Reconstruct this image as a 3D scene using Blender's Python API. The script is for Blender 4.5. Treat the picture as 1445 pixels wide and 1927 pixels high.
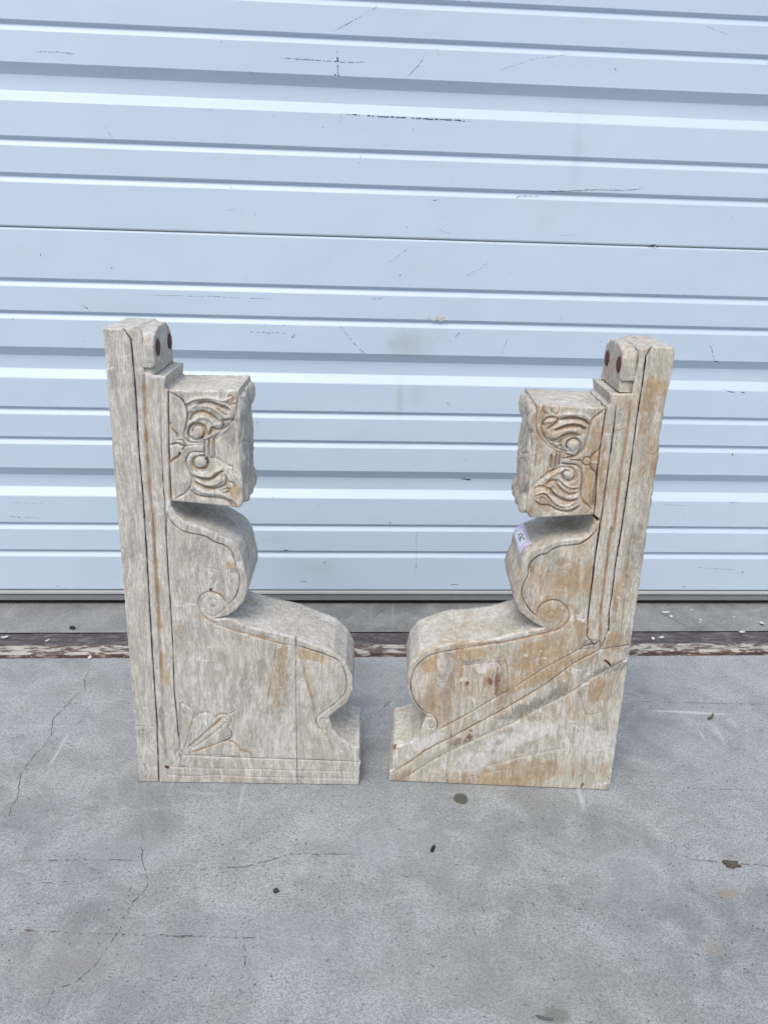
import bpy, math, random
import numpy as np
from mathutils import Vector, Matrix
from mathutils.geometry import delaunay_2d_cdt

scene = bpy.context.scene
for ob in list(bpy.data.objects):
    bpy.data.objects.remove(ob)

# ------------------------------------------------------------------ camera
TH = math.atan(1560.0 / 4447.0); ROLL = 0.0319
F = Vector((0, math.cos(TH), -math.sin(TH)))
R0 = Vector((1, 0, 0)); D0 = Vector((0, -math.sin(TH), -math.cos(TH)))
CX = R0 * math.cos(ROLL) - D0 * math.sin(ROLL)
CD = R0 * math.sin(ROLL) + D0 * math.cos(ROLL)
cam_d = bpy.data.cameras.new('camera')
cam = bpy.data.objects.new('camera', cam_d)
scene.collection.objects.link(cam)
cam.matrix_world = Matrix((
    (CX.x, -CD.x, -F.x, 0.0), (CX.y, -CD.y, -F.y, 0.0), (CX.z, -CD.z, -F.z, 0.664), (0, 0, 0, 1)))
cam_d.sensor_fit = 'VERTICAL'; cam_d.sensor_height = 24.0; cam_d.sensor_width = 24.0 * 1445 / 1927
cam_d.lens = 1560.0 / 1927.0 * 24.0
cam_d.clip_start = 0.02; cam_d.clip_end = 500
scene.camera = cam

# ------------------------------------------------------------------ light
world = bpy.data.worlds.new('World'); scene.world = world; world.use_nodes = True
wn = world.node_tree; wn.nodes.clear()
sky = wn.nodes.new('ShaderNodeTexSky'); sky.sky_type = 'NISHITA'; sky.sun_disc = False
SUN_EL, SUN_AZ = math.radians(56), math.radians(196)   # azimuth from +y, clockwise: behind the camera, a little left
sky.sun_elevation = SUN_EL; sky.sun_rotation = SUN_AZ
sky.air_density = 1.0; sky.dust_density = 3.0; sky.ozone_density = 1.0
bg = wn.nodes.new('ShaderNodeBackground'); bg.inputs[1].default_value = 0.13
wo = wn.nodes.new('ShaderNodeOutputWorld')
wn.links.new(sky.outputs[0], bg.inputs[0]); wn.links.new(bg.outputs[0], wo.inputs[0])
sd = bpy.data.lights.new('sun', 'SUN'); sd.energy = 1.3; sd.angle = math.radians(30); sd.color = (1.0, 0.975, 0.90)
so = bpy.data.objects.new('sun', sd); scene.collection.objects.link(so)
sdir = Vector((math.sin(SUN_AZ) * math.cos(SUN_EL), math.cos(SUN_AZ) * math.cos(SUN_EL), math.sin(SUN_EL)))
so.rotation_euler = sdir.to_track_quat('Z', 'Y').to_euler(); so.location = (0, -2, 4)
scene.view_settings.view_transform = 'Standard'; scene.view_settings.look = 'None'
scene.view_settings.gamma = 1.0; scene.view_settings.exposure = 0.45
scene.view_settings.use_curve_mapping = False
scene.cycles.max_bounces = 5; scene.cycles.diffuse_bounces = 3; scene.cycles.glossy_bounces = 2

# ------------------------------------------------------------------ helpers
rng = np.random.default_rng(7); random.seed(7)

def tag(o, label=None, cat=None, group=None, kind=None):
    if label: o['label'] = label
    if cat: o['category'] = cat
    if group: o['group'] = group
    if kind: o['kind'] = kind
    return o

def empty(name, loc=(0, 0, 0), rz=0.0):
    o = bpy.data.objects.new(name, None); o.empty_display_size = 0.05
    scene.collection.objects.link(o); o.location = loc; o.rotation_euler = (0, 0, rz)
    return o

def link(name, me, mats, parent=None):
    o = bpy.data.objects.new(name, me)
    for m in (mats if isinstance(mats, (list, tuple)) else [mats]):
        me.materials.append(m)
    scene.collection.objects.link(o)
    if parent: o.parent = parent
    return o

def mesh(name, verts, faces, mats, parent=None, smooth=True, mi=None):
    me = bpy.data.meshes.new(name)
    me.from_pydata([tuple(v) for v in verts], [], [tuple(f) for f in faces])
    me.update()
    if smooth: me.polygons.foreach_set('use_smooth', [True] * len(me.polygons))
    if mi is not None: me.polygons.foreach_set('material_index', mi)
    return link(name, me, mats, parent)

def crom(pts, n=6, closed=False):
    P = np.array(pts, float)
    if len(P) < 3: return P
    if closed: P = np.vstack([P[-1], P, P[0], P[1]])
    else: P = np.vstack([2 * P[0] - P[1], P, 2 * P[-1] - P[-2]])
    out = []
    for i in range(1, len(P) - 2):
        p0, p1, p2, p3 = P[i - 1], P[i], P[i + 1], P[i + 2]
        for t in np.arange(n) / n:
            out.append(0.5 * ((2 * p1) + (-p0 + p2) * t + (2 * p0 - 5 * p1 + 4 * p2 - p3) * t * t + (-p0 + 3 * p1 - 3 * p2 + p3) * t ** 3))
    out.append(P[-2])
    return np.array(out)

_tab = rng.random((64, 64))
def vnoise(x, y, s):
    """smooth 2-D value noise in -1..1, s = feature size"""
    x = np.asarray(x) / s; y = np.asarray(y) / s
    xi = np.floor(x).astype(int); yi = np.floor(y).astype(int)
    fx = x - xi; fy = y - yi; fx = fx * fx * (3 - 2 * fx); fy = fy * fy * (3 - 2 * fy)
    g = lambda a, b: _tab[a % 64, b % 64]
    return ((g(xi, yi) * (1 - fx) + g(xi + 1, yi) * fx) * (1 - fy) + (g(xi, yi + 1) * (1 - fx) + g(xi + 1, yi + 1) * fx) * fy) * 2 - 1

def seg_dist(P, line):
    """distance, side sign and arc fraction of points P to polyline"""
    best = np.full(len(P), 1e9); sg = np.zeros(len(P)); fr = np.zeros(len(P))
    n = len(line) - 1
    for i in range(n):
        a = line[i]; b = line[i + 1]; ab = b - a; L = ab @ ab
        if L < 1e-12: continue
        ap = P - a
        t = np.clip(ap @ ab / L, 0, 1)
        q = ap - t[:, None] * ab
        d = np.hypot(q[:, 0], q[:, 1])
        m = d < best
        best[m] = d[m]
        cr = ab[0] * ap[:, 1] - ab[1] * ap[:, 0]
        sg[m] = np.sign(cr[m]); fr[m] = ((i + t) / n)[m]
    return best, sg, fr

def inside(P, poly):
    x, y = P[:, 0], P[:, 1]; c = np.zeros(len(P), bool); n = len(poly); j = n - 1
    for i in range(n):
        xi, yi = poly[i]; xj, yj = poly[j]
        m = ((yi > y) != (yj > y)) & (x < (xj - xi) * (y - yi) / (yj - yi + 1e-15) + xi)
        c ^= m; j = i
    return c

# a groove, ridge or step drawn over the carved face; all lengths in mm
class Cut:
    def __init__(s, pts, w=0.9, d=1.0, c='', cw=None, cs=1.0, side=0, sd=0.0, sw=9.0, smooth=True, closed=False, taper=True):
        s.line = crom(pts, 6, closed) if smooth else np.array(pts, float)
        s.w, s.d, s.c, s.cs, s.side, s.sd, s.sw, s.taper = w, d, c, cs, side, sd, sw, taper
        s.cw = cw if cw else w * 1.1
        s.lo = s.line.min(0); s.hi = s.line.max(0)

CH = {'k': 0, 'b': 1, 'w': 2, 't': 3, 'g': 4, 'r': 5}

def carve(P, cuts, blobs=()):
    """P (N,2) mm -> inward depth (mm) and six stain channels; white also holds painted highlights"""
    N = len(P); h = np.zeros(N); S = np.zeros((N, 6))
    for k in cuts:
        pad = max(3.5 * k.w, 3 * k.cw, 3.2 * k.sw if k.sd else 0)
        m = np.where((P[:, 0] > k.lo[0] - pad) & (P[:, 0] < k.hi[0] + pad) & (P[:, 1] > k.lo[1] - pad) & (P[:, 1] < k.hi[1] + pad))[0]
        if not len(m): continue
        Q = P[m]
        d, sg, fr = seg_dist(Q, k.line)
        wv = 1 + 0.25 * vnoise(Q[:, 0], Q[:, 1], 6.0)
        end = np.clip(np.minimum(fr, 1 - fr) * 12 + 0.35, 0, 1) if k.taper else 1.0
        h[m] += k.d * end * np.exp(-(d / (k.w * wv)) ** 2)
        if k.sd:
            on = sg == k.side
            edge = np.clip(np.minimum(fr, 1 - fr) * 6, 0, 1)
            h[m] += np.where(on, k.sd * edge * np.exp(-(d / k.sw) ** 2) * np.clip(d / 0.6, 0, 1), 0)
        if k.c:
            a = np.exp(-(d / k.cw) ** 2) * k.cs * end * (0.82 + 0.35 * vnoise(Q[:, 0] + 50, Q[:, 1], 9.0))
            ch = CH[k.c[0]]
            S[m, ch] = np.maximum(S[m, ch], np.clip(a, 0, 1))
            if k.c in 'kb':                                   # arris beside the cut whitened, a highlight painted into the colour
                e = np.exp(-((d - 2.5 * k.w) / (0.9 * k.w)) ** 2) * 0.62 * end * np.clip(0.55 + 0.9 * vnoise(Q[:, 0] + 9, Q[:, 1] + 3, 5.0), 0, 1)
                S[m, 2] = np.maximum(S[m, 2], e)
                if k.c == 'b':                                # bare brown wood around the scraped-out cut
                    S[m, 3] = np.maximum(S[m, 3], 0.75 * np.exp(-(d / (3.2 * k.w)) ** 2) * end * np.clip(0.5 + 0.9 * vnoise(Q[:, 0] + 29, Q[:, 1] + 13, 11.0), 0, 1))
    for (u, z, ru, rz, ang, c, st) in blobs:
        ca, sa = math.cos(math.radians(ang)), math.sin(math.radians(ang))
        du, dz = P[:, 0] - u, P[:, 1] - z
        a, b = (du * ca + dz * sa) / ru, (-du * sa + dz * ca) / rz
        wob = 0.38 * vnoise(P[:, 0] + 31 * ru, P[:, 1], 9.0) + 0.3 * vnoise(P[:, 0] * 2.2, P[:, 1] + 17, 14.0) + 0.25 * vnoise(P[:, 0] * 3, P[:, 1], 3.0)
        r = np.sqrt(a * a + b * b) + wob
        v = np.clip((1.25 - r) / 0.6, 0, 1) * st
        ch = CH[c]; S[:, ch] = np.maximum(S[:, ch], v)
    return h, S

def resample(poly, step, corners=True):
    out = []; n = len(poly)
    for i in range(n):
        a = np.array(poly[i], float); b = np.array(poly[(i + 1) % n], float)
        L = np.hypot(*(b - a)); k = max(1, int(round(L / step)))
        for t in range(k): out.append(a + (b - a) * t / k)
    return np.array(out)

def offset_in(B, d):
    n = len(B); pr = B[(np.arange(n) - 1) % n]; nx = B[(np.arange(n) + 1) % n]
    t = nx - pr; t /= np.hypot(t[:, 0], t[:, 1])[:, None] + 1e-12
    nrm = np.stack([-t[:, 1], t[:, 0]], 1)            # left of travel = inside for a counter-clockwise loop
    return nrm

def relief(name, poly, depth, cuts, mat, parent, grid=1.0, rnd=1.3, blobs=(), hfun=None, v0=0.0,
           mapf=None, wallnoise=0.35, facenoise=0.22, chips=0.0, wallfun=None, rim=None, tight=()):
    """solid block: carved front face over the outline `poly` (mm), walls `depth` mm deep, back face.
    mapf(a, b, v) -> local xyz in mm; default a = across, b = up, v = into the depth"""
    B = resample(poly, grid)
    area = 0.5 * np.sum(B[:, 0] * np.roll(B[:, 1], -1) - np.roll(B[:, 0], -1) * B[:, 1])
    if area < 0: B = B[::-1].copy()
    nrm = offset_in(B, 1)
    B = B + nrm * 0.14
    w = 0.22 * vnoise(B[:, 0] + 11, B[:, 1] + 5, 7.0) + 0.12 * vnoise(B[:, 0], B[:, 1] + 9, 2.5)
    if chips:
        w = w + chips * np.clip(vnoise(B[:, 0] + 3, B[:, 1] + 77, 8.0) - 0.45, 0, 1) * 2
    zfix = (B[:, 1] > 1.0)
    B = B + nrm * (np.where(zfix, w, 0) + (0.14 if rnd > 0.5 else 0))[:, None]
    lo = B.min(0); hi = B.max(0)
    xs = np.arange(lo[0], hi[0], grid); ys = np.arange(lo[1], hi[1], grid * 0.9)
    G = np.array([(x + (grid / 2 if j % 2 else 0), y) for j, y in enumerate(ys) for x in xs])
    G = G + rng.uniform(-0.12, 0.12, G.shape) * grid
    closed = np.vstack([B, B[0]])
    G = G[inside(G, B)]
    dG, _, _ = seg_dist(G, closed)
    keep = dG > 0.55 * grid; G = G[keep]; dG = dG[keep]
    nb = len(B)
    allp = np.vstack([B, G])
    r = delaunay_2d_cdt([Vector(p) for p in allp.tolist()], [], [list(range(nb))], 1, 1e-7)
    V = np.array([tuple(p) for p in r[0]]); faces = [tuple(f) for f in r[2]]
    newidx = {}
    for i, og in enumerate(r[3]):
        for o in og: newidx[o] = i
    dV = np.zeros(len(V))
    for o, i in newidx.items(): dV[i] = 0.0 if o < nb else dG[o - nb]
    h, S = carve(V, cuts, blobs)
    q = np.clip(rnd - dV, 0, rnd)
    S[:, 2] = np.maximum(S[:, 2], 0.6 * np.exp(-((dV - 0.6) / 1.3) ** 2) * np.clip(0.6 + 0.9 * vnoise(V[:, 0] + 70, V[:, 1], 9.0), 0, 1))  # painted highlight: white laid along the outline edge
    v = rnd - np.sqrt(np.maximum(rnd * rnd - q * q, 0))
    for (ln, fac) in tight:                                   # joints that close up: less rounding along them
        dl, _, _ = seg_dist(V, np.array(ln, float)); v = v * np.where(dl < 2.6, fac, 1.0)
    v = v + h * np.clip(dV / 1.0 + 0.25, 0, 1) + facenoise * (vnoise(V[:, 0], V[:, 1], 13.0) * 0.8 + vnoise(V[:, 0] * 2.0, V[:, 1] + 40, 6.0) * 0.6 + vnoise(V[:, 0] * 3.0, V[:, 1] * 0.6, 2.5) * 0.35)
    if hfun is not None: v = v + hfun(V)
    v = v + v0
    # wall rings
    ringv = [newidx[i] for i in range(nb)]
    nst = max(2, int(depth / 5))
    base_v = v[ringv]
    verts = [np.stack([V[:, 0], V[:, 1], v], 1)]
    attrs = [S]
    F_ = list(faces); cnt = len(V); prev = ringv
    arc = np.concatenate([[0], np.cumsum(np.hypot(*(np.roll(B, -1, 0) - B).T))[:-1]])
    for s in range(1, nst + 1):
        t = s / nst
        vv = base_v * (1 - t) + (v0 + depth) * t if s < nst else np.full(nb, v0 + depth)
        wn_ = wallnoise * vnoise(arc, vv + 13, 11.0) + 0.5 * wallnoise * vnoise(arc + 200, vv * 1.7, 4.5)
        wn_ = wn_ * min(1.0, t * 6) * (B[:, 1] > 1.0)
        if rim and s == nst: wn_ = wn_ + rim
        Q = B + nrm * wn_[:, None]
        if wallfun is not None: Q = wallfun(B, nrm, arc, t, Q)
        verts.append(np.stack([Q[:, 0], Q[:, 1], vv], 1))
        a = S[ringv] * (0.35 if s == 1 else 0.0)
        up_ = np.clip(-nrm[:, 1], 0, 1)                       # up-facing walls whitened, brightness from above put into the colour
        a = a.copy(); a[:, 2] = np.maximum(a[:, 2], (0.10 + 0.38 * up_) * (0.75 + 0.6 * vnoise(arc + 5, vv, 16.0)))
        attrs.append(a)
        cur = list(range(cnt, cnt + nb)); cnt += nb
        for i in range(nb):
            j = (i + 1) % nb
            F_.append((prev[j], prev[i], cur[i], cur[j]))
        prev = cur
    rb = delaunay_2d_cdt([Vector(p) for p in B.tolist()], [], [list(range(nb))], 1, 1e-7)
    mp = {}
    for i, og in enumerate(rb[3]):
        if og: mp[i] = prev[og[0]]
    for f in rb[2]:
        if all(i in mp for i in f): F_.append(tuple(mp[i] for i in reversed(f)))
    X = np.vstack(verts); A = np.vstack(attrs)
    # keep the face orientation of the front outward (towards -depth)
    if mapf is None: Y = np.stack([X[:, 0], X[:, 2], X[:, 1]], 1)
    else: Y = np.stack(mapf(X[:, 0], X[:, 1], X[:, 2]), 1)
    Y = Y / 1000.0
    me = bpy.data.meshes.new(name)
    me.from_pydata(Y.tolist(), [], F_)
    a1 = me.color_attributes.new('stain_highlight_a', 'FLOAT_COLOR', 'POINT')
    a2 = me.color_attributes.new('stain_b', 'FLOAT_COLOR', 'POINT')
    c1 = np.ones((len(A), 4)); c1[:, :3] = A[:, 0:3]; c2 = np.ones((len(A), 4)); c2[:, :3] = A[:, 3:6]
    a1.data.foreach_set('color', c1.astype(np.float32).ravel()); a2.data.foreach_set('color', c2.astype(np.float32).ravel())
    import bmesh
    bm = bmesh.new(); bm.from_mesh(me); bmesh.ops.recalc_face_normals(bm, faces=bm.faces); bm.to_mesh(me); bm.free()
    me.polygons.foreach_set('use_smooth', [True] * len(me.polygons)); me.update()
    o = link(name, me, mat, parent)
    return o, (B, nrm, arc)

# ------------------------------------------------------------------ node helpers
class NT:
    def __init__(s, name):
        s.m = bpy.data.materials.new(name); s.m.use_nodes = True
        s.t = s.m.node_tree; s.t.nodes.clear()
        s.out = s.t.nodes.new('ShaderNodeOutputMaterial'); s.b = s.t.nodes.new('ShaderNodeBsdfPrincipled')
        s.t.links.new(s.b.outputs[0], s.out.inputs[0]); s.co = s.t.nodes.new('ShaderNodeTexCoord').outputs['Object']
    def _in(s, sock, v):
        if isinstance(v, bpy.types.NodeSocket): s.t.links.new(v, sock)
        elif isinstance(v, (tuple, list)) and len(v) == 3 and len(getattr(sock, 'default_value', [0] * 4)) == 4: sock.default_value = (*v, 1)
        else: sock.default_value = v
    def map(s, scale=(1, 1, 1), loc=(0, 0, 0), rot=(0, 0, 0), co=None):
        n = s.t.nodes.new('ShaderNodeMapping'); n.inputs['Scale'].default_value = scale; n.inputs['Location'].default_value = loc
        n.inputs['Rotation'].default_value = rot; s.t.links.new(co or s.co, n.inputs[0]); return n.outputs[0]
    def noise(s, scale, detail=4, rough=0.55, co=None, dist=0.0):
        n = s.t.nodes.new('ShaderNodeTexNoise'); n.inputs['Scale'].default_value = scale; n.inputs['Detail'].default_value = detail
        n.inputs['Roughness'].default_value = rough; n.inputs['Distortion'].default_value = dist
        s.t.links.new(co or s.co, n.inputs['Vector']); return n.outputs[0]
    def vor(s, scale, co=None, feature='F1', out='Distance', rnd=1.0):
        n = s.t.nodes.new('ShaderNodeTexVoronoi'); n.feature = feature; n.inputs['Scale'].default_value = scale
        n.inputs['Randomness'].default_value = rnd
        s.t.links.new(co or s.co, n.inputs['Vector']); return n.outputs[out]
    def ramp(s, f, a, b, lo=0.0, hi=1.0):
        n = s.t.nodes.new('ShaderNodeMapRange'); n.interpolation_type = 'SMOOTHSTEP'
        s._in(n.inputs[0], f); n.inputs[1].default_value = a; n.inputs[2].default_value = b
        n.inputs[3].default_value = lo; n.inputs[4].default_value = hi; return n.outputs[0]
    def math(s, op, a, b=0.0, c=0.0):
        n = s.t.nodes.new('ShaderNodeMath'); n.operation = op; s._in(n.inputs[0], a); s._in(n.inputs[1], b); s._in(n.inputs[2], c); return n.outputs[0]
    def mix(s, f, a, b, mode='MIX'):
        n = s.t.nodes.new('ShaderNodeMix'); n.data_type = 'RGBA'; n.blend_type = mode
        s._in(n.inputs[0], f); s._in(n.inputs[6], a); s._in(n.inputs[7], b); return n.outputs[2]
    def attr(s, name):
        n = s.t.nodes.new('ShaderNodeAttribute'); n.attribute_name = name
        q = s.t.nodes.new('ShaderNodeSeparateColor'); s.t.links.new(n.outputs['Color'], q.inputs[0]); return q.outputs
    def blob(s, x, y, rx, ry, axis='XY', soft=0.5, wob=0.35, wscale=25.0):
        n = s.t.nodes.new('ShaderNodeSeparateXYZ'); s.t.links.new(s.co, n.inputs[0])
        a = s.math('DIVIDE', s.math('SUBTRACT', n.outputs[axis[0]], x), rx); b = s.math('DIVIDE', s.math('SUBTRACT', n.outputs[axis[1]], y), ry)
        r = s.math('SQRT', s.math('ADD', s.math('MULTIPLY', a, a), s.math('MULTIPLY', b, b)))
        r = s.math('ADD', r, s.math('MULTIPLY', s.math('SUBTRACT', s.noise(wscale, 3), 0.5), wob * 2))
        return s.ramp(r, 1.0 - soft, 1.0 + soft * 0.4, 1.0, 0.0)
    def bump(s, hts, dist=0.001, strength=1.0):
        prev = None
        for h, st, d in hts:
            n = s.t.nodes.new('ShaderNodeBump'); n.inputs['Strength'].default_value = st; n.inputs['Distance'].default_value = d
            s.t.links.new(h, n.inputs['Height'])
            if prev: s.t.links.new(prev, n.inputs['Normal'])
            prev = n.outputs[0]
        s.t.links.new(prev, s.b.inputs['Normal'])
    def fin(s, col, rough=0.7, spec=0.4, metal=0.0):
        s._in(s.b.inputs['Base Color'], col); s._in(s.b.inputs['Roughness'], rough)
        s.b.inputs['Specular IOR Level'].default_value = spec; s.b.inputs['Metallic'].default_value = metal; return s.m

def simple(name, col, rough=0.6, metal=0.0, spec=0.4, var=0.15, scale=60):
    n = NT(name); f = n.noise(scale, 4)
    c = n.mix(f, tuple(x * (1 - var) for x in col), tuple(min(1, x * (1 + var)) for x in col))
    n.bump([(n.noise(scale * 6, 3), 0.25, 0.0004)]); return n.fin(c, rough, spec, metal)

def wood_mat(name, base_lo, base_hi, warm, warm_amt, off=0.0):
    n = NT(name)
    co = n.map(loc=(off, off * 0.7, off * 1.3))
    # the grain wanders: push the lookup sideways with a slow noise
    va = n.t.nodes.new('ShaderNodeVectorMath'); va.operation = 'SCALE'
    nz = n.t.nodes.new('ShaderNodeTexNoise'); nz.inputs['Scale'].default_value = 9; nz.inputs['Detail'].default_value = 2
    n.t.links.new(n.map(scale=(1, 1, 0.5), co=co), nz.inputs['Vector']); n.t.links.new(nz.outputs['Color'], va.inputs[0]); va.inputs['Scale'].default_value = 0.05
    vb = n.t.nodes.new('ShaderNodeVectorMath'); vb.operation = 'ADD'; n.t.links.new(co, vb.inputs[0]); n.t.links.new(va.outputs[0], vb.inputs[1]); cw = vb.outputs[0]
    st = n.map(scale=(1, 0.8, 0.13), co=cw)                        # grain runs up the piece
    g1 = n.noise(170, 5, 0.62, st, 0.5); g2 = n.noise(700, 4, 0.7, n.map(scale=(1, 0.7, 0.10), co=cw)); big = n.noise(13, 5, 0.62, cw, 0.6)
    mid = n.noise(75, 6, 0.72, n.map(scale=(1, 1, 0.45), co=cw), 0.6); fine = n.noise(1100, 4, 0.75, co); spot = n.noise(240, 5, 0.75, co)
    base = n.mix(n.ramp(mid, 0.33, 0.66), base_lo, base_hi)
    base = n.mix(n.ramp(g1, 0.38, 0.56, 0.6, 0.0), base, tuple(x * 0.58 for x in base_lo))
    base = n.mix(n.ramp(g2, 0.42, 0.58, 0.65, 0.0), base, tuple(x * 0.66 for x in base_lo))
    A = n.attr('stain_highlight_a'); Bq = n.attr('stain_b')
    def patch(ch, nz_, amt, a=0.42, b=0.62, hi=1.0):
        v = n.math('ADD', ch, n.math('MULTIPLY', n.math('SUBTRACT', nz_, 0.5), amt))
        return n.math('MULTIPLY', n.ramp(v, a, b, 0.0, hi), n.ramp(ch, 0.0, 0.12))
    rag = n.noise(110, 6, 0.75, n.map(scale=(1, 1, 0.22), co=cw), 0.6); ragf = n.noise(300, 5, 0.78, n.map(scale=(1, 1, 0.45), co=cw), 0.3)
    wm = n.math('MULTIPLY', n.ramp(big, 0.47, 0.66), n.ramp(rag, 0.40, 0.60)); wm = n.math('MULTIPLY', wm, warm_amt)
    wm = n.math('MAXIMUM', wm, patch(Bq[0], rag, 1.5, 0.05, 0.85, 0.95))
    warmc = n.mix(n.ramp(mid, 0.35, 0.68), tuple(x * 0.84 for x in warm), tuple(min(1, x * 1.2) for x in warm))
    warmc = n.mix(n.ramp(g1, 0.34, 0.58, 0.4, 0.0), warmc, tuple(x * 0.62 for x in warm))
    wm = n.math('MULTIPLY', wm, n.ramp(ragf, 0.34, 0.56, 0.45, 1.0))
    c = n.mix(wm, base, warmc)
    gr = n.math('MULTIPLY', n.ramp(n.noise(24, 6, 0.7, n.map(scale=(1, 1, 0.4), co=cw), 1.0), 0.50, 0.68), n.ramp(ragf, 0.45, 0.62)); gr = n.math('MULTIPLY', gr, 0.75)
    gg = n.math('MULTIPLY', patch(Bq[1], ragf, 1.8, 0.1, 0.95, 0.85), n.ramp(spot, 0.36, 0.56, 0.35, 1.0))
    c = n.mix(n.math('MAXIMUM', gr, gg), c, (0.20, 0.195, 0.175))
    wp = n.math('MULTIPLY', n.ramp(n.noise(31, 6, 0.72, n.map(loc=(3, 1, 2), co=cw), 1.2), 0.56, 0.68), n.ramp(spot, 0.42, 0.54)); wp = n.math('MULTIPLY', wp, 0.85)
    wp = n.math('MAXIMUM', wp, n.math('MULTIPLY', patch(A[2], n.noise(130, 6, 0.8, n.map(scale=(1, 1, 0.6), co=cw), 0.8), 1.9, 0.1, 0.95, 0.85), n.ramp(ragf, 0.36, 0.6, 0.3, 1.0)))
    c = n.mix(wp, c, (0.78, 0.78, 0.77))
    c = n.mix(patch(Bq[2], n.noise(300, 5, 0.8, n.map(scale=(1, 1, 0.2), co=co)), 1.8, 0.3, 0.9, 0.9), c, (0.17, 0.065, 0.045))
    c = n.mix(n.math('MULTIPLY', A[1], n.ramp(spot, 0.3, 0.6, 0.5, 1.0)), c, (0.25, 0.125, 0.06))
    c = n.mix(n.ramp(n.math('MULTIPLY', A[0], n.ramp(spot, 0.25, 0.55, 0.6, 1.0)), 0.12, 0.7), c, (0.03, 0.018, 0.022))
    sp = n.ramp(n.vor(150, co), 0.06, 0.11, 1.0, 0.0); sp = n.math('MULTIPLY', sp, n.ramp(n.noise(60, 2, 0.5, co), 0.55, 0.65))
    c = n.mix(n.math('MULTIPLY', sp, 0.7), c, (0.09, 0.07, 0.06))
    c = n.mix(n.ramp(fine, 0.3, 0.62, 0.3, 0.0), c, (0.16, 0.14, 0.12))
    c = n.mix(n.ramp(spot, 0.3, 0.5, 0.3, 0.0), c, (0.20, 0.175, 0.14))
    scr = n.ramp(n.noise(420, 3, 0.6, n.map(scale=(1, 1, 0.05), rot=(0.0, 0.35, 0), co=co)), 0.60, 0.7)
    c = n.mix(n.math('MULTIPLY', scr, 0.25), c, (0.74, 0.72, 0.68))
    n.bump([(big, 0.5, 0.005), (mid, 0.6, 0.002), (g1, 0.6, 0.0009), (spot, 0.6, 0.0006), (fine, 0.35, 0.0003)])
    return n.fin(c, n.ramp(mid, 0.3, 0.7, 0.55, 0.8), 0.28)

M_wood_l = wood_mat('whitewashed_wood', (0.555, 0.525, 0.455), (0.74, 0.715, 0.65), (0.46, 0.34, 0.205), 0.35, 0.0)
M_wood_r = wood_mat('whitewashed_worn_wood', (0.54, 0.495, 0.405), (0.73, 0.69, 0.61), (0.44, 0.30, 0.17), 1.0, 5.3)
M_plug = simple('dark_oxide_wood', (0.085, 0.032, 0.022), 0.7, var=0.5, scale=180)
M_label = simple('lavender_sticker_paper', (0.60, 0.57, 0.78), 0.55, var=0.03)
M_labelw = simple('white_sticker_paper', (0.80, 0.82, 0.88), 0.5, var=0.02)
M_ink = simple('black_ink', (0.02, 0.02, 0.045), 0.5, var=0.05)
M_nail = simple('rusty_iron', (0.09, 0.03, 0.02), 0.7, var=0.5, scale=300)

# ------------------------------------------------------------------ ground
def ribbon(pts, width, z, jit=0.0, dens=0.004, dash=0.0, plane='G', seed=0):
    """jagged thin strip following pts (metres); returns verts, faces"""
    r = np.random.default_rng(seed)
    P = np.array(pts, float)
    L = np.concatenate([[0], np.cumsum(np.hypot(*np.diff(P, axis=0).T))])
    n = max(4, int(L[-1] / dens)); t = np.linspace(0, L[-1], n)
    Q = np.stack([np.interp(t, L, P[:, 0]), np.interp(t, L, P[:, 1])], 1)
    j = r.normal(0, 1, (n, 2)); k = np.array([0.25, 0.5, 0.25])
    for a in range(2): j[:, a] = np.convolve(j[:, a], k, 'same')
    j[0] *= 0.2; j[-1] *= 0.2
    Q = Q + j * jit
    T = np.gradient(Q, axis=0); T /= np.hypot(T[:, 0], T[:, 1])[:, None] + 1e-9; N = np.stack([-T[:, 1], T[:, 0]], 1)
    w = width * (0.35 + 0.9 * r.random(n)) * np.clip(np.minimum(np.arange(n), np.arange(n)[::-1]) / max(2, n * 0.12), 0.12, 1)
    a = Q + N * w[:, None] / 2; b = Q - N * w[:, None] / 2
    vs = []; fs = []
    for i in range(n):
        for p in (a[i], b[i]):
            vs.append((p[0], p[1], z) if plane == 'G' else (p[0], -z, p[1]))
    for i in range(n - 1):
        if dash and r.random() < dash: continue
        fs.append((2 * i, 2 * i + 1, 2 * i + 3, 2 * i + 2))
    return vs, fs

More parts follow.
